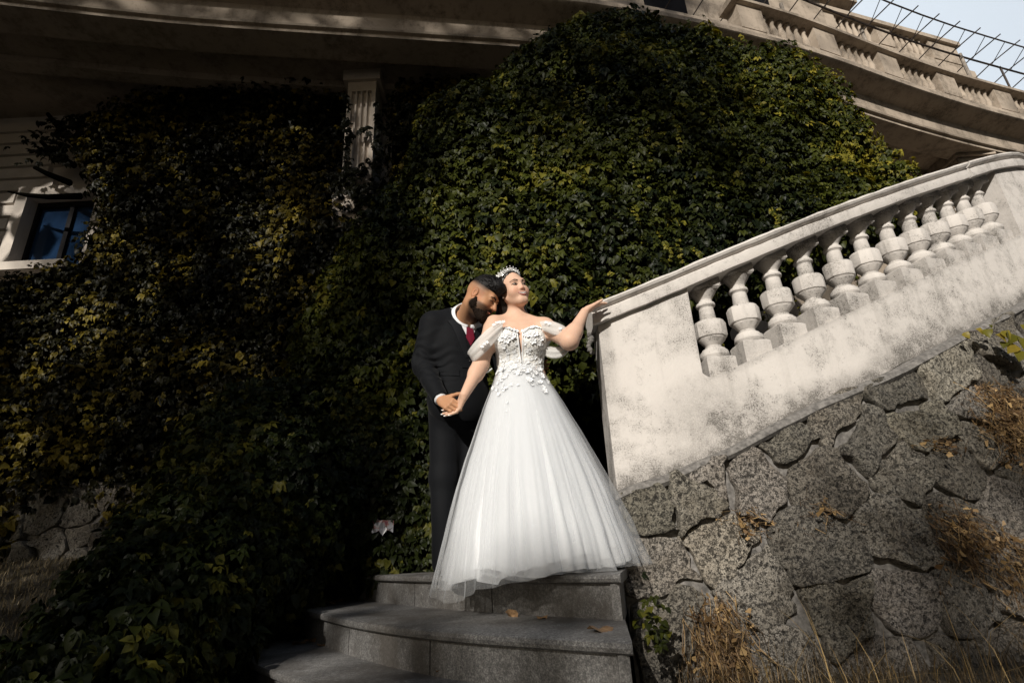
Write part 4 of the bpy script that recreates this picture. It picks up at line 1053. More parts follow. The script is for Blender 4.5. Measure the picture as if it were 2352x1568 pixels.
# bodice
tor = body[:4]+[(rc((-.085, 3.03, 1.215), (.185, 3.05, 1.20), .05, .05), .06)]
fb = field(tor+[((lambda p: -.0085-.0013*fbm(p*70, 2)), 0, 'add')])
V, F = nets(fb, (-.2, 2.84, .90), (.3, 3.2, 1.31), .0045, 8, 1.6)
def neck_z(x): 
    u = (x-.046)
    return 1.178+.022*np.exp(-((np.abs(u)-.075)/.035)**2)+.050*np.clip((np.abs(u)-.07)/.09, 0, 1)
def slit_w(z): return np.clip((z-.985)/.20, 0, 1)*.014-.001
c = V[F].mean(1); keep = (c[:, 2] < neck_z(c[:, 0])) & (c[:, 2] > .955) & ~((np.abs(c[:, 0]-.048-.0*(c[:, 2]-1.1)) < slit_w(c[:, 2])) & (c[:, 1] < 3.0))
F = F[keep]; us, inv = np.unique(F, return_inverse=True); V = V[us]; F = inv.reshape(-1, 4)
n = NT('beaded_lace'); v_ = n.n('ShaderNodeTexVoronoi'); v_.inputs['Scale'].default_value = 95; n.l(n.pos(), v_.inputs['Vector'])
n.col(n.ramp(n.noise(30, 3), [(.35, (.66, .64, .60)), (.6, (.84, .83, .81))])); n.set(Roughness=.35); n.bump(n.math('SUBTRACT', n.noise(50, 4), v_.outputs['Distance']), .6, .004); LACE = n.m
part('bodice', V, F, LACE, gown)
bvh_bod = BVHTree.FromPolygons([tuple(v) for v in V], [tuple(map(int, f)) for f in F])
m = MB()
for s in (-1, 1):
    pts = []
    for z in np.linspace(.99, 1.185, 14):
        h = bvh_bod.ray_cast(Vector((.048+s*(slit_w(z)+.004), 2.5, z)), Vector((0, 1, 0)))
        if h[0] is not None: pts.append(np.array(h[0])+(0, -.003, 0))
    if len(pts) > 2: m.tube(pts, .0035, 6)
m.part('slit_edging', SATIN, gown, True)
# skirt: satin lining + pleated tulle layers
def skirt(name, mat, dr, seed, amp, nf, zh=-.115, top=1.0, hemn=.02, nt=240, nz=34, drop=0.0):
    r = np.random.default_rng(seed); th = np.linspace(0, 2*np.pi, nt, endpoint=False); t = np.linspace(0, 1, nz)
    ph = r.random(8)*6.28; TH, TT = np.meshgrid(th, t, indexing='ij')
    fold = sum(a*np.cos(k*TH+p+(.5+.5*TT)*np.sin(2*TH+p+TT)) for a, k, p in ((.5, nf, ph[0]), (.35, nf*2+1, ph[1]), (.3, nf//2+1, ph[2]), (.22, nf*3+2, ph[3])))
    rid = sum(a*(1-2*np.abs(np.sin(k*TH/2+p+.35*np.sin(3*TH+p)))) for a, k, p in ((.30, nf*2+5, ph[6]), (.22, nf*3+7, ph[7]), (.14, nf*5+3, ph[1])))
    fold = (fold*.75+rid)*(.25+.75*TT)
    cxt = .034+(.070-.034)*TT; cyt = 3.035-.055*TT**1.2
    prof = TT**.88*(1-.10*np.sin(np.pi*TT)*-1)
    ease = np.clip(TT/.22, 0, 1); ease = ease*ease*(3-2*ease)
    rx = .122+(.462-.122)*prof*(.72+.28*ease)+dr*(.05+.95*TT); ry = .090+(.44-.090)*prof*(.72+.28*ease)+dr*(.05+.95*TT)
    k = 1+amp*fold*np.clip(TT*1.6, .12, 1)
    hem = zh+hemn*np.cos(3*TH+ph[4])+hemn*.7*np.cos(7*TH+ph[5])+.03*np.cos(TH-.2)-drop*np.clip(-np.cos(TH), 0, 1)
    X_ = cxt+rx*k*np.cos(TH); Y_ = cyt+ry*k*np.sin(TH); Z_ = top+(hem-top)*TT
    sag = .006*fbm(np.stack([X_*14, Y_*14, Z_*5], -1), 2)+.030*np.clip((TT-.45)/.55, 0, 1)*fbm(np.stack([X_*5+seed, Y_*5, Z_*3], -1), 3); X_ = X_+sag*np.cos(TH); Y_ = Y_+sag*np.sin(TH); Z_ = Z_+.02*np.clip((TT-.9)/.1, 0, 1)*fbm(np.stack([X_*9+seed, Y_*9, Z_*0], -1), 2)
    V = np.stack([X_, Y_, Z_], -1).reshape(-1, 3); I = np.arange(nt*nz).reshape(nt, nz); J = np.roll(I, -1, 0)
    F = np.stack([I[:, :-1], J[:, :-1], J[:, 1:], I[:, 1:]], -1).reshape(-1, 4)[:, ::-1]
    return part(name, V, np.ascontiguousarray(F), mat, gown)
skirt('lining', SATIN, -.065, 1, .06, 9, -.045, hemn=.012)
skirt('tulle_layer', TULLE2, -.035, 2, .095, 11, -.075)
skirt('tulle_layer', TULLE2, -.012, 5, .10, 9, -.082)
SK = skirt('tulle_layer', TULLE, .010, 3, .11, 8, -.088, drop=.03)
skirt('tulle_layer', TULLE3, .065, 4, .10, 7, -.095, drop=.05)
# off-shoulder chiffon sleeves
def sleeve(sec, name='sleeve', nseg=28):
    "sec: list of (centre, axis_u, axis_v) ellipses"
    V = []; 
    for i, (c_, u_, v_) in enumerate(sec):
        for k in range(nseg):
            a = 2*math.pi*k/nseg; w = 1+.05*math.sin(5*a+i*.8)+.03*math.sin(9*a+1.7*i)
            V.append(np.array(c_)+(np.array(u_)*math.cos(a)+np.array(v_)*math.sin(a))*w)
    F = [(i*nseg+k, i*nseg+(k+1) % nseg, (i+1)*nseg+(k+1) % nseg, (i+1)*nseg+k) for i in range(len(sec)-1) for k in range(nseg)]
    return part(name, V, F, CHIFFON, gown)
E3 = np.eye(3)
def drape(name, top, low, nu=30, nv=12, seed=0, bulge=.022, layers=(0, .010)):
    "soft gathered strip between two edges given as (px, py, distance)"
    A = curve([U(*p) for p in top], nu); B = curve([U(*p) for p in low], nu)
    for L_, off in enumerate(layers):
        V = []
        for i in range(nu):
            for j in range(nv):
                q = j/(nv-1); p = A[i]*(1-q)+B[i]*q
                f = math.sin(q*math.pi)
                fold = .006*math.sin(q*19+i*.10+seed)+.004*math.sin(q*31-i*.17+seed*2)
                V.append(p+np.array([0, -1.0, .25])*(bulge*f+fold*(.4+.6*f)-off)+np.array([0, 0, -.004*L_*f]))
        F = [(i*nv+j, i*nv+j+1, (i+1)*nv+j+1, (i+1)*nv+j) for i in range(nu-1) for j in range(nv-1)]
        part(name, V, F, CHIFFON, gown)
drape('sleeve', [(1156, 738, 2.90), (1138, 743, 2.89), (1118, 757, 2.89), (1096, 778, 2.895), (1078, 800, 2.92), (1071, 812, 2.97), (1078, 806, 3.04)],
                [(1154, 760, 2.89), (1143, 776, 2.89), (1126, 797, 2.885), (1106, 815, 2.885), (1091, 828, 2.905), (1084, 834, 2.96), (1092, 822, 3.03)], seed=1)
drape('sleeve', [(1240, 738, 2.93), (1258, 735, 2.90), (1276, 738, 2.87), (1294, 747, 2.85), (1309, 762, 2.87), (1306, 768, 2.95)],
                [(1246, 757, 2.90), (1258, 760, 2.87), (1272, 767, 2.84), (1290, 770, 2.82), (1310, 767, 2.85), (1304, 772, 2.94)], seed=4, bulge=.012)
drape('sleeve_drape', [(1252, 792, 3.00), (1268, 796, 3.0), (1286, 797, 2.99), (1302, 793, 2.98), (1314, 787, 2.98)],
                [(1250, 815, 2.98), (1264, 821, 2.96), (1280, 822, 2.96), (1296, 816, 2.96), (1312, 798, 2.97)], seed=7)
# appliqué flowers
def flower_mesh(seed):
    r = np.random.default_rng(seed); m = MB()
    for k in range(5):
        a = 2*math.pi*k/5+r.normal(0, .12); ca, sa = math.cos(a), math.sin(a); up = .25+.5*r.random()
        q = [(0.05, -.08, .05), (.45, -.36, .12+.2*up), (.85, -.30, .25*up+.1), (1.0, 0, .5*up), (.85, .30, .25*up+.1), (.45, .36, .12+.2*up), (.05, .08, .05), (.55, 0, .02)]
        P_ = [(x*ca-y*sa, x*sa+y*ca, z) for x, y, z in q]
        m.add(P_, [(i, i+1, 7) for i in range(6)])
    m.lathe([(.001, .0), (.1, .03), (.13, .1), (.07, .18), (.001, .2)], 7)
    return mesh('flower', m.v, m.f, SATIN, False)
FL = [flower_mesh(i) for i in range(5)]
def put_flower(p, nrm, s, i):
    z = np.array(nrm, float); z /= np.linalg.norm(z); a = random.random()*6.28
    x = np.cross((0, 0, 1), z); x /= np.linalg.norm(x)+1e-9; y = np.cross(z, x); x, y = x*math.cos(a)+y*math.sin(a), y*math.cos(a)-x*math.sin(a)
    o = obj('flower', FL[i % 5], gown); M = Matrix.Identity(4)
    for r_ in range(3): M[r_][0], M[r_][1], M[r_][2], M[r_][3] = x[r_]*s, y[r_]*s, z[r_]*s, p[r_]
    o.matrix_parent_inverse = Matrix.Identity(4); o.matrix_basis = Matrix.Translation(-Vector((0, 0, 0))) @ M
    return o
def bod_hit(x, z):
    h = bvh_bod.ray_cast(Vector((x, 2.4, z)), Vector((0, 1, 0)))
    return (np.array(h[0]), np.array(h[1])) if h[0] is not None else (None, None)
i = 0
for s in (-1, 1):
    for u in np.linspace(.022, .145, 9):
        x = .048+s*u; z = float(neck_z(x))-.006-.006*random.random(); p, nn = bod_hit(x, z)
        if p is None: continue
        if nn[1] > 0: nn = -nn
        put_flower(p+(0, -.004, 0), nn+np.array([0, -.3, .3]), .012+.007*random.random(), i); i += 1
    for x, z, sz in [(random.uniform(.018, .125), random.uniform(.965, 1.14), random.uniform(.008, .013)) for _ in range(16)]+list(((.055, 1.135, .026), (.085, 1.145, .024), (.072, 1.108, .022), (.11, 1.125, .020), (.03, 1.15, .016), (.10, 1.09, .016), (.045, 1.06, .014), (.08, 1.03, .016), (.03, 1.005, .014), (.1, 1.0, .014), (.06, .985, .016), (.115, 1.05, .013), (.03, 1.09, .012), (.02, .98, .016), (.09, .97, .016), (.05, .965, .016), (.12, .975, .014))):
        p, nn = bod_hit(.048+s*x+random.uniform(-.006, .006), z+random.uniform(-.008, .008))
        if p is None: continue
        if nn[1] > 0: nn = -nn
        put_flower(p+(0, -.003, 0), nn, sz, i); i += 1
bvh_s = BVHTree.FromPolygons([tuple(v.co) for v in SK.data.vertices], [tuple(p.vertices) for p in SK.data.polygons])
rf = np.random.default_rng(5)
def skirt_flower(px, py, sz):
    global i
    d = U(px, py, 1.0); h = bvh_s.ray_cast(Vector((0, 0, 0)), Vector(d/np.linalg.norm(d)))
    if h[0] is None: return
    nn = np.array(h[1]); nn = -nn if nn[1] > 0 else nn
    put_flower(np.array(h[0])+nn*.004, nn+rf.normal(0, .25, 3), sz, i); i += 1
for px in np.linspace(1134, 1254, 15): skirt_flower(px+rf.normal(0, 3), 850+rf.normal(0, 5), .013+.010*rf.random())
for _ in range(46): skirt_flower(rf.uniform(1130, 1260), 846+rf.exponential(7), .006+.006*rf.random())
for _ in range(14): skirt_flower(rf.uniform(1126, 1180), rf.uniform(858, 900), .008+.008*rf.random())
for _ in range(12): skirt_flower(rf.uniform(1212, 1258), rf.uniform(856, 888), .009+.011*rf.random())
for px, py, sz in ((1246, 890, .019), (1250, 898, .02), (1240, 878, .016), (1147, 906, .014), (1143, 895, .013), (1166, 925, .010), (1163, 945, .008), (1190, 885, .01)): skirt_flower(px, py, sz)
for px, py, Y in [(1112, 790, 2.855), (1118, 786, 2.855), (1107, 796, 2.86), (1148, 740, 2.875), (1141, 741, 2.875), (1156, 739, 2.875), (1134, 746, 2.87), (1286, 755, 2.825), (1262, 744, 2.86), (1254, 741, 2.875)]: put_flower(U(px, py, Y), (0, -1, .4), .012, i); i += 1
bd = MB()
for _ in range(420):
    x = .048+random.choice((-1, 1))*random.uniform(.016, .13); z = random.uniform(.97, 1.15); p, nn = bod_hit(x, z)
    if p is None: continue
    r_ = random.choice((.0016, .0022, .0028)); bd.lathe([(.0003, -r_), (r_, 0), (.0003, r_)], 5, p+(0, -.001, 0))
bd.part('beading', PEARL, gown, True, kind='stuff')
m = MB(); m.tube([U(1130, 846, 2.98), U(1122, 852, 2.97), U(1114, 856, 2.97), U(1106, 853, 2.98)], [.004, .005, .006, .002], 6); m.part('ribbon_end', SATIN, gown, True)

# ================================================================== GROOM
groom = thing('person', 'bearded groom in a charcoal suit and burgundy tie, bowing over the bride\'s shoulder', 'person', (-.38, 3.22, -.105), 'couple on the steps')
HG = Fr(U(1107, 684, 2.985), yaw=71, pitch=-37, roll=2, k=1.04)
gsR, geR, gwR = np.array([-.485, 3.13, 1.345]), U(972, 838, 3.13), U(1014, 920, 2.945)
gsL = np.array([-.18, 3.33, 1.35]); geL = np.array([-.05, 3.36, 1.09]); gwL = U(1206, 851, 3.24)
GT = Fr((-.335, 3.22, 1.19), yaw=33)
nb = np.array([-.30, 3.16, 1.415])
gbody = [(GT.el((0, 0, .06), (.165, .105, .20)), .05), (GT.el((0, .01, -.22), (.155, .11, .2)), .08), (rc(gsR+(.03, 0, 0), gsL-(.03, 0, 0), .06, .06), .08), (rc(nb+(0, .03, -.06), HG.w((0, .03, -.055)), .066, .060), .05),
         (rc(gsR, geR, .055, .045), .05), (rc(geR, gwR, .042, .028), .03), (rc(gsL, geL, .055, .045), .05), (rc(geL, gwL, .042, .028), .03),
         (rc((-.425, 3.24, .80), (-.432, 3.22, .0), .075, .045), .05), (rc((-.29, 3.30, .80), (-.297, 3.335, .0), .075, .045), .05)]
hg, ng = hand_prims(gwR, U(1036, 929, 2.875)-gwR, (.35, .88, -.25), 1.05, [(.75, 1.15, .7), (.8, 1.1, .7), (.8, 1.1, .7), (.75, 1.05, .7)], .03, (.72, .12), (.1, .15), right=True)
hg2, ng2 = hand_prims(gwL, np.array([.93, -.30, .02]), (.0, -1, -.2), 1.02, [(.3, .4, .3)]*4, .05, right=False)
gbody += head_prims(HG, True)+hg+hg2
V, F = nets(field(gbody), (-.62, 2.74, -.1), (.30, 3.5, 1.64), .0036, 8, 1.6)
SKG = (.42, .225, .125)
part('body', V, F, SKIN, groom, tint=paint(V, HG, SKG, True))
bvh_g = person_face(HG, V, F, groom, True)
# short hair on top, faded sides painted on the skin; full beard
hp = [(HG.el((0, .010, .056), (.071, .095, .088)), .02), (HG.el((0, -.055, .100), (.054, .050, .036)), .03), ((lambda p: .0065*fbm(p*np.array([150, 150, 90]), 2)), 0, 'add'), ((lambda p: (.047-.25*HG.L(p)[:, 1]*(HG.L(p)[:, 1] > 0)-HG.L(p)[:, 2])*.8*HG.k), .016, 'int')]
V2, F2 = nets(field(hp), HG.c-.18, HG.c+.2, .0032, 8, 1.9); part('hair', V2, F2, HAIRB, groom)
hs = MB()
for _ in range(900):
    a, b = random.uniform(-1.0, 1.0), random.uniform(-1, 1)
    if a*a+b*b > 1: continue
    l = np.array([a*.066, b*.088+.008-.01, 0.058+.082*math.sqrt(max(0, 1-a*a-b*b))]); nn = np.array([a*.9, b*.5-.75, .55]); nn /= np.linalg.norm(nn)
    L_ = random.uniform(.010, .020); p = HG.w(l); d_ = HG.R@(nn+np.random.default_rng(_).normal(0, .22, 3)); hs.tube([p, p+d_*L_*.6, p+d_*L_+HG.R@np.array([0, -.006, -.003])], [.0022, .0018, .0006], 3, False)
hs.part('hair_strands', HAIRB, groom, True, kind='stuff')
br = []
for s in (-1, 1):
    br += [(HG.rc((s*.071, -.012, -.030), (s*.066, -.012, -.052), .0085, .0150), .012), (HG.rc((s*.065, -.012, -.050), (s*.061, -.012, -.064), .0175, .0200), .012), (HG.rc((s*.058, -.008, -.062), (s*.022, -.066, -.100), .021, .026), .02), (HG.rc((s*.044, -.052, -.058), (s*.028, -.076, -.082), .011, .017), .02), (HG.rc((0, -.097, -.046), (s*.026, -.086, -.060), .0065, .0075), .008)]
br += [(HG.rc((-.012, -.082, -.104), (.012, -.082, -.104), .026, .026), .02), (HG.el((0, -.094, -.079), (.010, .012, .010)), .01), ((lambda p: .0055*fbm(p*np.array([160, 160, 160]), 2)), 0, 'add')]
V2, F2 = nets(field(br), HG.c-.18, HG.c+.18, .003, 8, 1.9)
BEARD = plain('dark_beard', (.016, .010, .007), .85, .6, 220, Specular_IOR_Level=.1); part('beard', V2, F2, BEARD, groom)
# jacket
jk = [(GT.el((0, -.005, .07), (.195, .135, .20)), .06), (GT.el((0, -.005, -.10), (.180, .130, .22)), .08), (GT.el((0, .0, -.32), (.205, .150, .20)), .08), (rc(gsR+(.012, .01, .0), (-.335, 3.235, 1.425), .074, .060), .05), (rc(gsL, (-.29, 3.25, 1.42), .074, .060), .05), 
      (rc(gsR+(-.004, 0, -.008), geR, .078, .067), .045), (rc(geR, geR+(gwR-geR)*.9, .066, .048), .03), (rc(gsL, geL, .078, .066), .05), (rc(geL, geL+(gwL-geL)*.88, .064, .048), .03)]
def wrinkle(p):
    d = np.linalg.norm(p-geR, axis=1); ax = (geR-gsR)/np.linalg.norm(geR-gsR); s = (p-geR)@ax; lat = (p-geR)@np.array([.8, -.6, .1])
    w = np.exp(-(d/.16)**2)*.0075*np.sin(s*95+lat*55+5*fbm(p*7, 2)*3)
    return w+.004*fbm(p*np.array([9, 9, 7])+3, 2)
jf = field(jk+[(wrinkle, 0, 'add'), ((lambda p: .735-p[:, 2]+.02*np.cos(p[:, 0]*9)), .006, 'int'), (rc(nb+(.0, .0, -.06), HG.w((0, .03, -.02)), .074, .092), .01, 'sub'), (rc(gwR-(gwR-geR)*.02, gwR+(gwR-geR)*.5, .040, .05), .004, 'sub')])
V, F = nets(jf, (-.66, 2.86, .68), (.18, 3.54, 1.54), .0048, 8, 1.8)
jo = part('jacket', V, F, SUIT, groom)
bvh_j = BVHTree.FromPolygons([tuple(v) for v in V], [tuple(map(int, f)) for f in F])
# trousers and shoes
tr = [(GT.el((0, .01, -.36), (.175, .135, .16)), .06), (rc((-.425, 3.24, .80), (-.435, 3.23, .42), .100, .080), .05), (rc((-.435, 3.23, .42), (-.432, 3.21, -.04), .080, .066), .04), (rc((-.285, 3.30, .80), (-.295, 3.33, .42), .105, .082), .05), (rc((-.295, 3.33, .42), (-.30, 3.34, -.04), .082, .068), .04), ((lambda p: .003*fbm(p*8, 2)), 0, 'add')]
V, F = nets(field(tr), (-.62, 3.0, -.11), (-.1, 3.52, .94), .008, 8, 1.8); part('trousers', V, F, SUIT, groom)
for x, y in ((-.432, 3.2), (-.295, 3.33)):
    sh = [(rc((x, y, -.07), (x+.08, y-.15, -.078), .045, .036), .03), ((lambda p: -.103-p[:, 2]), .004, 'int')]
    V, F = nets(field(sh), (x-.1, y-.25, -.12), (x+.2, y+.1, .0), .006, 8, 1.8); part('shoe', V, F, DARK, groom)
# layered front: shirt, waistcoat, tie, lapels follow the jacket's surface
def patch(name, poly, mat, off, thick=.004, res=.008, fr=GT):
    P = np.array(poly, float); lo, hi = P.min(0), P.max(0); L = []
    bm = bmesh.new(); vs = [bm.verts.new((x, z, 0)) for x, z in P]; f = bm.faces.new(vs)
    bmesh.ops.triangulate(bm, faces=[f])
    for _ in range(6):
        e = [q for q in bm.edges if q.calc_length() > res*2.2]
        if not e: break
        bmesh.ops.subdivide_edges(bm, edges=e, cuts=1); bmesh.ops.triangulate(bm, faces=bm.faces[:])
    bm.verts.index_update(); dv_ = Vector(fr.R@np.array([0, 1.0, 0])); pts = []; last = None
    for v in bm.verts:
        h = bvh_j.ray_cast(Vector(fr.w((v.co.x, -.5, v.co.y))), dv_)
        pts.append(np.array(h[0])-np.array(dv_)*off if h[0] is not None else None)
    good = [p for p in pts if p is not None]
    dmean = np.mean([fr.L(p)[1] for p in good])
    pts = [p if p is not None else fr.w((v.co.x, dmean, v.co.y)) for p, v in zip(pts, bm.verts)]
    F = [tuple(v.index for v in f.verts) for f in bm.faces]; k = len(pts)
    V = pts+[p+np.array(dv_)*thick for p in pts]
    B = [e for e in bm.edges if len(e.link_faces) == 1]
    F2 = F+[tuple(i+k for i in reversed(f)) for f in F]+[(e.verts[0].index, e.verts[1].index, e.verts[1].index+k, e.verts[0].index+k) for e in B]
    bm.free(); o = part(name, V, F2, mat, groom, smooth=False)
    bm = bmesh.new(); bm.from_mesh(o.data); bmesh.ops.recalc_face_normals(bm, faces=bm.faces[:]); bm.to_mesh(o.data); bm.free()
    return smooth_angle(o, 50)
patch('shirt_front', [(-.075, .26), (.075, .26), (.055, .12), (.0, .0), (-.055, .12)], SHIRT, .003)
patch('waistcoat', [(-.075, .115), (-.03, .04), (.0, -.005), (.03, .04), (.075, .115), (.09, .0), (.05, -.16), (-.05, -.16), (-.09, .0)], SUIT, .006)
patch('tie', [(-.012, .175), (.012, .175), (.028, .03), (.0, -.02), (-.028, .03)], TIE, .012, .006)
patch('tie_knot', [(-.024, .215), (.024, .215), (.014, .168), (-.014, .168)], TIE, .022, .014)
patch('lapel', [(-.064, .25), (-.052, .10), (-.012, -.09), (-.03, -.10), (-.075, .0), (-.112, .11), (-.128, .135), (-.105, .15), (-.10, .235)], LAPEL, .010, .007)
patch('lapel', [(.064, .25), (.052, .10), (.012, -.09), (.03, -.10), (.075, .0), (.112, .11), (.128, .135), (.105, .15), (.10, .235)], LAPEL, .010, .007)
patch('jacket_pocket', [(-.165, -.165), (-.07, -.175), (-.07, -.215), (-.165, -.205)], SUIT, .006, .005)
for z in (-.115, -.205):
    h = bvh_j.ray_cast(Vector(GT.w((.0, -.5, z))), Vector(GT.R@np.array([0, 1.0, 0])))
    if h[0] is None: continue
    m = MB(); m.lathe([(.0005, -.006), (.008, -.004), (.009, 0), (.008, .004), (.0005, .006)], 10, np.array(h[0])-GT.R@np.array([0, .004, 0])); m.part('jacket_button', DARK, groom, True)
# shirt collar: folded band round the neck
ax0 = nb+np.array([0, .03, -.06]); ax1 = HG.w((0, .035, -.06)); axd = (ax1-ax0)/np.linalg.norm(ax1-ax0)
fx = GT.R@np.array([1.0, 0, 0]); fx -= (fx@axd)*axd; fx /= np.linalg.norm(fx); fy = np.cross(axd, fx)
V = []; na = 40
for r0, h0, h1, r1 in ((.088, .035, .105, .080), (.083, .107, .055, .106)):
    for rr, hh in ((r0, h0), (r1, h1)):
        for k in range(na+1):
            a = -math.pi/2+.10+(2*math.pi-.20)*k/na; drop = -.030*math.exp(-((min(k, na-k))/6.0)**2)*(1 if hh < .06 else .15)
            V.append(ax0+fx*math.cos(a)*rr+fy*math.sin(a)*rr*1.03+axd*(hh+drop))
w = na+1; F = [(i*w+k, i*w+k+1, (i+1)*w+k+1, (i+1)*w+k) for i in range(3) for k in range(na)]
co = part('collar', V, F, SHIRT, groom); sd = co.modifiers.new('thickness', 'SOLIDIFY'); sd.thickness = .0025
# cuff and ring
def cuff(a, b, r1, r2, mat, name, parent):
    m = MB(); d = (b-a); m.tube([a, b, b+d*.02, a+d*.5], [r1, r2, r2-.004, r1-.004], 20, False); return m.part(name, mat, parent, True)
ad = (gwR-geR)/np.linalg.norm(gwR-geR); cuff(gwR-ad*.040, gwR-ad*.008, .036, .037, SHIRT, 'shirt_cuff', groom)
for k in range(4):
    m = MB(); m.lathe([(.0005, -.004), (.0055, -.002), (.0055, .002), (.0005, .004)], 8, gwR-ad*(.05+.018*k)+np.array([-.036, -.018, -.01])); m.part('sleeve_button', DARK, groom, True)
# wedding ring on the groom's ring finger
kd = U(1036, 929, 2.875)-gwR
def finger_seg(i, q=0):
    "segment q of finger i of the groom's near hand"
    s = 1.05; d = kd/np.linalg.norm(kd); pn = np.array([.35, .88, -.25]); pn -= (pn@d)*d; pn /= np.linalg.norm(pn); t = -np.cross(d, pn)
    l, o = [(.086, .027), (.090, .009), (.084, -.010), (.075, -.027)][i]; k = gwR+(d*l+t*o)*s; fd = d*math.cos(.03*(1.5-i))+t*math.sin(.03*(1.5-i))
    v = fd*math.cos(.8)+pn*math.sin(.8); return k, k+v*.040*s, v
k0, k1, v = finger_seg(2); m = MB(); m.tube([k0+v*.018, k0+v*.026], .0116, 18, True); m.part('wedding_ring', SILVER, groom, True)
# ------------------------------------------------------------------ small things
# fallen leaves
def dry_leaf_mesh(seed):
    r = np.random.default_rng(seed); k = 15; V = [(0, 0, .004)]; 
    for i in range(k):
        a = 2*math.pi*i/k; lob = .62+.38*abs(math.cos(2.5*a))**.7; rr = lob*(.85+.3*r.random())
        V.append((rr*math.cos(a), rr*.85*math.sin(a), .22*rr*rr*math.sin(2*a+r.random()*2)+.16*rr*r.random()))
    V += [(.8, .02, .05), (1.35, .08, .12), (1.35, .06, .12)]
    F = [(0, i+1, (i+1) % k+1) for i in range(k)]+[(k+1, k+2, k+3)]
    return mesh('dry_leaf', V, F, DRY, False)
DLM = [dry_leaf_mesh(i) for i in range(4)]
def dry_leaf(px, py, z, s, label, rz, i, tilt=0, Y=None):
    p = UZ(px, py, z) if Y is None else U(px, py, Y)
    o = obj('dry_leaf', DLM[i % 4]); o.location = (p[0], p[1], p[2]+.006); o.scale = (s, s, s); o.rotation_euler = (tilt, tilt*.6, rz)
    tag(o, label, 'leaf', 'fallen dry leaves')
Z2, Z1, Z3, ZG = -.285, -.46, -.105, -.615
dry_leaf(1378, 1449, Z2, .055, 'curled tan dry leaf near the lit end of the middle step', .4, 0, .15)
dry_leaf(1174, 1416, Z2, .045, 'small upright dry leaf against the riser under the gown hem', 1.9, 1, .9)
dry_leaf(1244, 1420, Z2, .035, 'dim dry leaf in the shadow right of the upright one', 2.9, 2)
dry_leaf(755, 1387, Z2, .06, 'long brown dry leaf by the creeper on the middle step', 1.1, 3, .2)
dry_leaf(775, 1381, Z2, .05, 'dry leaf lying over the long brown one on the middle step', 2.6, 0, .2)
dry_leaf(862, 1376, Z2, .035, 'tiny dry leaf at the foot of the top riser near the creeper', .2, 1)
dry_leaf(1018, 1551, Z1, .04, 'folded brown leaf alone on the lowest step tread', 1.2, 2, .5)
dry_leaf(690, 1478, Z1, .05, 'dry leaf heap edge on the lowest step beside the creeper', .6, 3)
dry_leaf(715, 1474, Z1, .05, 'brown leaf leaning on the riser at the lowest step', 2.2, 0, .4)
dry_leaf(740, 1482, Z1, .04, 'flat brown leaf just right of the leaf heap on the lowest step', 3.2, 1)
dry_leaf(1526, 1505, ZG+.08, .075, 'large pale plane leaf standing in the corner by the rubble wall', .3, 2, 1.0)
dry_leaf(1492, 1532, ZG+.05, .07, 'large brown leaf on the soil beside the step end', 1.4, 3, .7)
dry_leaf(1502, 1556, ZG+.03, .06, 'curled leaf lowest in the corner between step and wall', 2.4, 0, .6)
dry_leaf(1562, 1512, ZG+.08, .06, 'torn brown leaf right of the large pale leaf', 4.0, 1, .8)
# crumpled wrapper among the creeper and blue litter by the far wall
m = MB(); r = np.random.default_rng(4); c = U(880, 1208, 4.22); G = 7
P_ = [[c+np.array([(i-3)*.026, -.02*r.random()+.012*math.sin(i*2+j), (j-1.5)*.028+.012*r.normal()]) for j in range(4)] for i in range(G)]
m.add([p for q in P_ for p in q]+[p+np.array([0, .01, 0]) for q in P_ for p in q], [(i*4+j, (i+1)*4+j, (i+1)*4+j+1, i*4+j+1) for i in range(G-1) for j in range(3)]+[(28+i*4+j+1, 28+(i+1)*4+j+1, 28+(i+1)*4+j, 28+i*4+j) for i in range(G-1) for j in range(3)])
n = NT('printed_foil'); n.col(n.ramp(n.noise(22, 2), [(.45, (.30, .30, .33)), (.56, (.28, .13, .12)), (.66, (.15, .03, .08))])); n.set(Roughness=.3)
o = obj('wrapper', m.mesh('wrapper', n.m)); tag(o, 'crumpled white and red wrapper caught in the creeper left of the groom', 'wrapper')
m = MB(); c = U(268, 1275, 5.6)
for k in range(3): q = c+np.array([.05*k-.06, .02*k, .01*k]); m.add([q+(0, 0, 0), q+(.05, .01, .012), q+(.045, .03, .04), q+(-.005, .02, .03)], [(0, 1, 2, 3)]); m.add([q+(0, .01, 0), q+(.05, .02, .012), q+(.045, .04, .04), q+(-.005, .03, .03)], [(3, 2, 1, 0)])
o = obj('plastic_scrap', m.mesh('plastic_scrap', plain('pale_blue_plastic', (.35, .42, .55), .3))); tag(o, 'pale blue plastic scrap on the ground at the foot of the ivy', 'litter')
# rubble base wall at the far left
base_wall = thing('garden_wall', 'low rubble wall base showing through dark ivy beyond the lawn', 'wall', (-4.75, 6.2, 0))
SB = [(-6.1, .3), (-5.7, .5), (-5.6, .1), (-6.3, .7), (-5.9, .9), (-3.7, .3), (-3.5, .6), (-5.05, .30), (-4.75, .42), (-4.45, .30), (-4.8, .62), (-4.35, .60), (-5.15, .62), (-4.5, .8), (-4.05, .35), (-4.1, .75), (-5.3, .1), (-4.7, .1), (-4.2, .08)]
make_stones(SB, (-6.5, -.3, -3.3, .95), None, lambda u, z, d: np.stack([u, 6.22-np.asarray(d), z], -1), base_wall, 1.3)
m = MB(); m.box((-4.9, 6.40, .35), (3.1, .3, 1.2)); m.part('mortar_bed', MORTAR, base_wall)
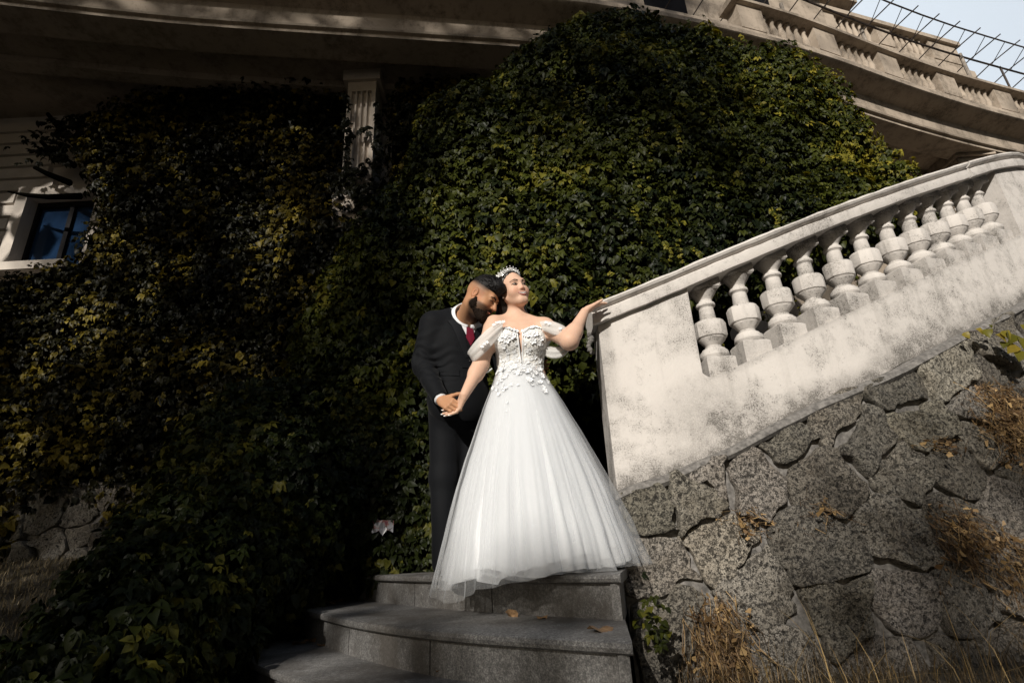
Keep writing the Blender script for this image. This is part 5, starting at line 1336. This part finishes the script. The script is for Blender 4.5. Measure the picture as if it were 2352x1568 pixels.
# dried creeper and moss hanging on the rubble wall
DRYV = mat_grass('dried_vine', (.04, .024, .012), (.15, .085, .034), (.38, .25, .11))
def dried(cx, cz, n_, w, h, label, seed, leaf=.012, name='dried_creeper'):
    r = np.random.default_rng(seed); V, F, T_ = [], [], []
    for _ in range(n_):
        u, z = cx+r.normal(0, w*.45), cz+h*(.5-.6*r.random())+r.normal(0, .02); L_ = h*(.25+.6*r.random()); k = 6; d = .05+.05*r.random(); pu = u; b0 = len(V); wd = .0008+.0009*r.random(); tt = r.random()
        for i in range(k):
            pu += r.normal(0, .028); zz = z-L_*i/(k-1)+r.normal(0, .006); dd = d+.05*math.sin(i*1.1+u*40)+r.normal(0, .012)
            p = wall_pt(np.array([pu]), np.array([zz]), np.array([max(dd, .02)]))[0]; V += [p+(-wd, 0, 0), p+(wd, 0, .001)]; T_ += [tt, tt]
        F += [(b0+2*i, b0+2*i+1, b0+2*i+3, b0+2*i+2) for i in range(k-1)]
        for q in range(2):
            p = V[b0+2*r.integers(k)]; b1 = len(V); s = leaf*(.5+r.random()); a = r.normal(0, 1, (4, 3))*s; V += [p, p+a[0], p+a[0]+a[1]*.5, p+a[1]]; F.append((b1, b1+1, b1+2, b1+3)); t2 = min(1, tt+.3*r.random()); T_ += [t2]*4
    t_ = thing(name, label, 'creeper', tuple(wall_pt(np.array([cx]), np.array([cz]))[0]), 'dried creeper on the rubble wall')
    o = part('strands', V, F, DRYV, t_, smooth=False, tint=T_); o['kind'] = 'stuff'
dried(2.86, .62, 420, .20, .40, 'broad rust-brown dried creeper hanging high on the rubble wall', 1)
dried(3.0, .30, 380, .18, .42, 'rust-brown dried creeper hanging just below the broad one', 2)
dried(2.20, -.05, 170, .12, .34, 'golden dried vine tuft in the middle of the rubble wall', 3)
dried(2.45, -.18, 120, .10, .36, 'golden dried vine beside the middle tuft, further up the flight', 4)
dried(2.50, -.50, 90, .09, .32, 'thin dried vine low on the rubble wall above the grass', 5)
dried(.90, -.46, 260, .13, .40, 'dark brown dried weeds hanging beside the step end', 6)
dried(1.16, .10, 26, .05, .14, 'small tuft of brown moss in the joint below the plaster pier', 7)
dried(1.48, .13, 24, .05, .16, 'small straw tuft on top of the big central stone', 8)
dried(2.28, .44, 24, .05, .08, 'small mossy tuft in a joint below the plinth', 9)
# green sprig at the top of the stone wall
sprig = thing('creeper_sprig', 'yellow-green creeper sprig trailing along the joint above the rubble wall', 'creeper', (3.0, 3.4, 1.2))
SPR = mat_leaf('sprig_leaf', (.05, .055, .008), (.17, .15, .02), (.34, .24, .04), .4, .3)
st = [U(2220, 762, 3.27), U(2262, 758, 3.24), U(2300, 764, 3.22), U(2335, 774, 3.20), U(2352, 800, 3.2)]
m = MB(); m.tube(st, .004, 6); m.part('stem', METAL, sprig, True)
r = np.random.default_rng(9)
for px, py, sz in [(2212, 764, .05), (2240, 755, .05), (2262, 756, .06), (2285, 768, .07), (2300, 760, .07), (2318, 764, .085), (2330, 790, .09), (2344, 775, .08), (2345, 805, .09), (2310, 785, .05), (2272, 745, .03), (2350, 745, .06)]:
    v, f = LEAVES[6+int(r.integers(2))]; ax = np.array([r.normal(0, .5), -.5, -.6]); ax /= np.linalg.norm(ax); N_ = np.array([r.normal(0, .3), -.6, .7]); N_ -= (N_@ax)*ax; N_ /= np.linalg.norm(N_); Rr = np.stack([np.cross(ax, N_), ax, N_], 1)
    part('leaf', U(px, py, 3.21)+(v*sz)@Rr.T, f, SPR, sprig, smooth=False, tint=np.full(len(v), r.random()))
# little green plant in the corner between the step and the wall
pl = thing('corner_plant', 'small dark green leafy plant growing between the steps and the rubble wall', 'plant', tuple(U(1490, 1480, 2.55)))
for k in range(46):
    p = U(1500+r.normal(0, 20), 1425+r.normal(0, 36), 2.55+.18*r.random()); v, f = LEAVES[4+int(r.integers(4))]; ax = np.array([r.normal(0, .6), -.6, -.3+r.normal(0, .4)]); ax /= np.linalg.norm(ax); N_ = np.array([r.normal(0, .3), -.4, .8]); N_ -= (N_@ax)*ax; N_ /= np.linalg.norm(N_); Rr = np.stack([np.cross(ax, N_), ax, N_], 1)
    part('leaf', p+(v*.035)@Rr.T, f, LEAF, pl, smooth=False, tint=np.full(len(v), r.random()*.8))
# tall dry grass along the foot of the rubble wall
r = np.random.default_rng(12); N = 240; gx_ = .78+r.random(N)**.8*1.9; gy_ = 2.30+.62*r.random(N); 
v, f, t = blades(np.stack([gx_, gy_, np.full(N, -.62)], 1), .30, .0042, 1.6, 5)
obj('tall_dry_grass', mesh('tall_dry_grass', v, f, STRAW, tint=t), kind='stuff', label='tall golden dry grass at the foot of the rubble wall')
N = 1500; gx_ = .62+r.random(N)*2.2; gy_ = 2.1+.85*r.random(N)
v, f, t = blades(np.stack([gx_, gy_, np.full(N, -.62)], 1), .12, .0035, 1.5, 6)
obj('short_dry_grass', mesh('short_dry_grass', v, f, STRAW, tint=t*.7), kind='stuff', label='tangled short dry grass below the rubble wall')
# bare twigs of the wall ivy reaching over the quoins, and trailing shoots
m = MB()
for pts in [[(185, 450, 6.6), (110, 452, 6.6), (60, 448, 6.6), (18, 440, 6.65)], [(170, 380, 6.6), (120, 352, 6.6), (95, 325, 6.6)], [(190, 350, 6.6), (140, 300, 6.6), (110, 262, 6.6)], [(160, 420, 6.6), (110, 400, 6.6), (80, 385, 6.6)]]:
    m.tube([U(*p) for p in pts], [.05, .04, .03, .012][:len(pts)], 7)
m.part('stem', STEM_SHADE, wallivy, True)
R_ = np.random.default_rng(31); P2 = np.array([U(*p) for p in [(120+R_.normal(0, 36), 385+R_.normal(0, 50), 6.55) for _ in range(170)]]); nn_ = np.tile([[0.1, -1, .2]], (170, 1)); P2[P2[:, 2] < 5.75, 2] += .9
ax = np.array([0, 0, -.75])+nn_*.5+R_.normal(0, .4, (170, 3)); ax /= np.linalg.norm(ax, axis=1)[:, None]; N_ = nn_*.7+np.array([0, 0, .5])+R_.normal(0, .3, (170, 3)); N_ -= (N_*ax).sum(1)[:, None]*ax; N_ /= np.linalg.norm(N_, axis=1)[:, None]
Rr = np.stack([np.cross(ax, N_), ax, N_], 2); V = []; F = []
for i_ in range(170): v, f = LEAVES[i_ % 4]; F.append(f+len(np.concatenate(V)) if V else f); V.append(P2[i_]+(v*.09)@Rr[i_].T)
o = part('leaf_sprays', np.concatenate(V), np.concatenate(F), LEAF_FAR, wallivy, smooth=False, tint=np.full(sum(len(q) for q in V), .25)); o['kind'] = 'stuff'
# ivy climbing the pilaster edges and foot
R_ = np.random.default_rng(33); V = []; F = []; nv_ = 0
pts = [(822+R_.normal(0, 20), 385+R_.normal(0, 14)) for _ in range(34)]+[(797+R_.normal(0, 4), R_.uniform(215, 400)) for _ in range(45)]+[(868+R_.normal(0, 4), R_.uniform(235, 400)) for _ in range(45)]+[(830+R_.normal(0, 12), 305+R_.normal(0, 9)) for _ in range(14)]+[(845+R_.normal(0, 40), 440+R_.normal(0, 18)) for _ in range(110)]+[(790+R_.normal(0, 20), 410+R_.normal(0, 16)) for _ in range(50)]
for i_, (px, py) in enumerate(pts):
    ax = np.array([0, -.4, -.75])+R_.normal(0, .4, 3); ax /= np.linalg.norm(ax); N_ = np.array([0, -.7, .5])+R_.normal(0, .3, 3); N_ -= (N_@ax)*ax; N_ /= np.linalg.norm(N_); Q = np.stack([np.cross(ax, N_), ax, N_], 1); v, f = LEAVES[i_ % 4]; F.append(f+nv_); nv_ += len(v); V.append(U(px, py, 6.38-.08*R_.random())+(v*.085)@Q.T)
o = part('leaf_sprays', np.concatenate(V), np.concatenate(F), LEAF_FAR, wallivy, smooth=False, tint=np.full(nv_, .2)); o['kind'] = 'stuff'
# ------------------------------------------------------------------ added pale sheet far behind the building, brightens the sky
n = NT('pale_sky_haze'); n.col((.46, .535, .64)); n.set(Roughness=1.0, Specular_IOR_Level=0.0)
aa = np.radians(np.linspace(-75, 115, 60)); zz = np.linspace(-20, 1400, 12); AA, ZZ = np.meshgrid(aa, zz, indexing='ij')
I = np.arange(AA.size).reshape(AA.shape); Fs = np.stack([I[:-1, :-1], I[:-1, 1:], I[1:, 1:], I[1:, :-1]], -1).reshape(-1, 4)
obj('sky', mesh('sky', np.stack([900*np.sin(AA), 900*np.cos(AA), ZZ], -1).reshape(-1, 3), Fs, n.m), kind='structure')

# ------------------------------------------------------------------ unseen trees added behind the viewer, crowns shaped to shade the garden
eu = np.array([math.cos(SUN_AZ), -math.sin(SUN_AZ), 0]); dS = np.array(SUN_DIR); ev = np.cross(eu, dS); ev = ev if ev[2] > 0 else -ev
def sst(x, a, b): t = np.clip((x-a)/(b-a), 0, 1); return t*t*(3-2*t)
def to_uv(p):
    u = p@eu; v = p@ev; xr = (u+3.5*math.sin(SUN_AZ))/math.cos(SUN_AZ); z_ = (v-math.sin(SUN_EL)*(math.sin(SUN_AZ)*xr+math.cos(SUN_AZ)*3.5))/math.cos(SUN_EL)
    return .891*xr-1.589, .891*z_+.206*xr+1.414
# gaps shaped into the added crowns through which the sun reaches the far wall
GAPS = [(*to_uv(U(px, py, 6.35)), r_) for px, py, r_ in ((110, 700, .34), (190, 735, .42), (270, 690, .32), (210, 430, .28), (260, 520, .26), (330, 600, .22), (560, 500, .30), (640, 560, .30), (680, 490, .22), (740, 540, .22), (600, 640, .22), (780, 660, .18), (60, 810, .24), (430, 600, .18))]
def sunlight(u, v):
    "share of sunlight that passes the crowns at (u, v) across the light's direction"
    xr = (u+3.5*math.sin(SUN_AZ))/math.cos(SUN_AZ); zr_ = (v-math.sin(SUN_EL)*(math.sin(SUN_AZ)*xr+math.cos(SUN_AZ)*3.5))/math.cos(SUN_EL)
    u = .891*xr-1.589; v = .891*zr_+.206*xr+1.414
    vb = np.interp(u, [-4, -2.2, -1.4, -.8, -.2, .5, 1.3, 2.2, 4], [1.7, 1.2, .95, 1.05, 1.5, 2.1, 2.75, 3.2, 3.8])
    low = .42+.58*sst(v, vb-.40, vb+.35)
    left = sst(u, -2.95, -2.3)
    top = 1-.92*sst(v, 4.8, 6.6)*(1-sst(u, -.3, .9)*.95)
    T = low*left*top
    n_ = fbm(np.stack([u*.55+3.1, v*.95+7.7, u*0], -1), 3)
    pat = .9*sst(n_, .20, .34)*sst(v, 2.9, 3.5)*(1-sst(v, 5.0, 5.6))*(1-sst(u, -4.2, -3.2))
    roof = .85*sst(v, 9.6, 10.6)*sst(u, -1, 2.0)
    win = .9*(1-sst(u, -9.2, -8.2))*sst(v, 3.6, 4.4); gp = sum(np.exp(-(((u-a)**2+(v-b)**2)/(c*c*1.0))**2) for a, b, c in GAPS); pat = np.maximum(np.maximum(pat*.35, np.clip(gp, 0, 1)*.97), win)
    T = np.where(v > 9.2, np.maximum(T*.6, roof), T)
    return np.clip(np.maximum(T, pat)+.02, .02, 1)
rt = np.random.default_rng(21)
LS = .185; U0, U1, V0, V1 = -17., 9., -6., 16.
Ncand = 64000
cu = U0+(U1-U0)*rt.random(Ncand); cv = V0+(V1-V0)*rt.random(Ncand)
area = (U1-U0)*(V1-V0); leafA = .55*LS*LS*.75
rho = -np.log(sunlight(cu, cv)); want = rho*area/(leafA*Ncand)
keep = rt.random(Ncand) < want
cu, cv = cu[keep], cv[keep]; ct = 27+rt.random(len(cu))*7
C = eu[None]*cu[:, None]+ev[None]*cv[:, None]-dS[None]*ct[:, None]
C = C[C[:, 2] > -.3]
tree_mat = mat_leaf('tree_leaf', (.012, .022, .006), (.035, .055, .012), (.09, .11, .02))
lv = np.array([[0, -.5, 0], [.32, -.1, .05], [.25, .3, .03], [0, .5, 0], [-.25, .3, .03], [-.32, -.1, .05]])*LS*1.25
lt = np.array([[0, 1, 5], [1, 2, 5], [2, 4, 5], [2, 3, 4]])
edges = [-17, -9.5, -3.5, 2.0, 9.1]; cuv = (C@eu)
for i in range(4):
    sel = C[(cuv >= edges[i]) & (cuv < edges[i+1])]; k = len(sel)
    uc = (-12.5, -7.0, -4.6, 6.0)[i]; foot = eu*uc-np.array([dS[0], dS[1], 0])/math.cos(SUN_EL)*27.5
    foot = np.array([foot[0], foot[1], -.62])
    tr_ = thing('shade_tree', ['broad leafy tree far behind the viewer shading the lawn and ivy bank', 'broad leafy tree behind the viewer shading the wall ivy', 'tall leafy tree behind the viewer shading the granite steps', 'leafy tree behind the viewer shading the foot of the rubble wall'][i], 'tree', tuple(foot), 'trees behind the viewer')
    q = rt.normal(0, 1, (k, 3)); z = -dS+q*.45; z /= np.linalg.norm(z, axis=1)[:, None]; x = np.cross(z, rt.normal(0, 1, (k, 3))); x /= np.linalg.norm(x, axis=1)[:, None]; y = np.cross(z, x)
    Rm = np.stack([x, y, z], 2); W = np.einsum('nij,vj->nvi', Rm*(.7+.6*rt.random(k))[:, None, None], lv)+sel[:, None]
    me = mesh('crown', W.reshape(-1, 3), (lt[None]+(np.arange(k)*6)[:, None, None]).reshape(-1, 3), tree_mat, False, tint=np.repeat(rt.random(k), 6))
    o = obj('crown', me, tr_); o['kind'] = 'stuff'
    m = MB(); top = sel[:, 2].max()*.8; p = [foot+np.array([.15*math.sin(a*3+i), .15*math.cos(a*2), a*top]) for a in np.linspace(0, 1, 8)]
    if i == 3: p = [foot+(q-foot)*.6 for q in p]; top *= .6
    m.tube(p, np.linspace(.42, .07, 8), 10)
    for b in range(9):
        a = rt.uniform(.35, .9); s0 = foot+np.array([0, 0, a*top]); e = sel[rt.integers(k)]
        tst = s0+(e-s0)*np.linspace(0, 1, 12)[:, None]
        if (sunlight(tst@eu, tst@ev) > .3).any(): continue
        m.tube([s0, s0*.5+e*.5+np.array([0, 0, .3]), e], [.12, .07, .02], 6)
    m.part('trunk', WOODG, tr_, True)

# unseen grove added at both sides of the sunny gap to dim the sky fill
GR = [((-15, 3, -.6), 17, 5.8), ((-18.5, -5.0, -.6), 16, 5.2), ((4.5, -13, -.6), 15, 5.0), ((12, -9, -.6), 16, 5.5), ((-21, -3, -.6), 20, 6.0), ((9.0, -16, -.6), 18, 5.5)]
gl_ = ['dense tree at the far side of the lawn opposite the window', 'dense tree on the lawn beyond the creeper bank', 'dense tree behind the viewer, nearest to the rubble wall', 'dense tree on the uphill side of the garden', 'tallest tree at the back of the lawn grove', 'dense tree at the back of the uphill grove']
for (foot, h, rad), lab in zip(GR, gl_):
    foot = np.array(foot, float); k = 5200; q = rt.normal(0, 1, (k, 3)); q /= np.linalg.norm(q, axis=1)[:, None]
    rr = rad*(.55+.5*rt.random(k)); zc = h*.56; pos = foot+np.array([0, 0, zc])+q*rr[:, None]*np.array([1, 1, h*.44/rad]); pos += .8*fbm(pos[:, None, :].reshape(-1, 3)*.5, 2)[:, None]
    pos = pos[pos[:, 2] > .6]; k = len(pos)
    z = q[:k]*.6+rt.normal(0, .6, (k, 3)); z /= np.linalg.norm(z, axis=1)[:, None]; x = np.cross(z, rt.normal(0, 1, (k, 3))); x /= np.linalg.norm(x, axis=1)[:, None]; y = np.cross(z, x); Rm = np.stack([x, y, z], 2)
    W = np.einsum('nij,vj->nvi', Rm*1.4*(1.3+rt.random(k))[:, None, None], lv)+pos[:, None]
    t_ = thing('shade_tree', lab, 'tree', tuple(foot), 'trees behind the viewer')
    o = obj('crown', mesh('crown', W.reshape(-1, 3), (lt[None]+(np.arange(k)*6)[:, None, None]).reshape(-1, 3), tree_mat, False, tint=np.repeat(rt.random(k), 6)), t_); o['kind'] = 'stuff'
    m = MB(); m.tube([foot+np.array([.1*math.sin(a*4), .1*math.cos(a*3), a*h*.7]) for a in np.linspace(0, 1, 7)], np.linspace(.38, .1, 7), 9)
    for b in range(6): a = .3+.09*b; s0 = foot+np.array([0, 0, a*h]); ang = b*2.4; e = s0+np.array([math.cos(ang), math.sin(ang), .5])*rad*.6; m.tube([s0, (s0+e)/2+(0, 0, .3), e], [.12, .08, .03], 6)
    m.part('trunk', WOODG, t_, True)
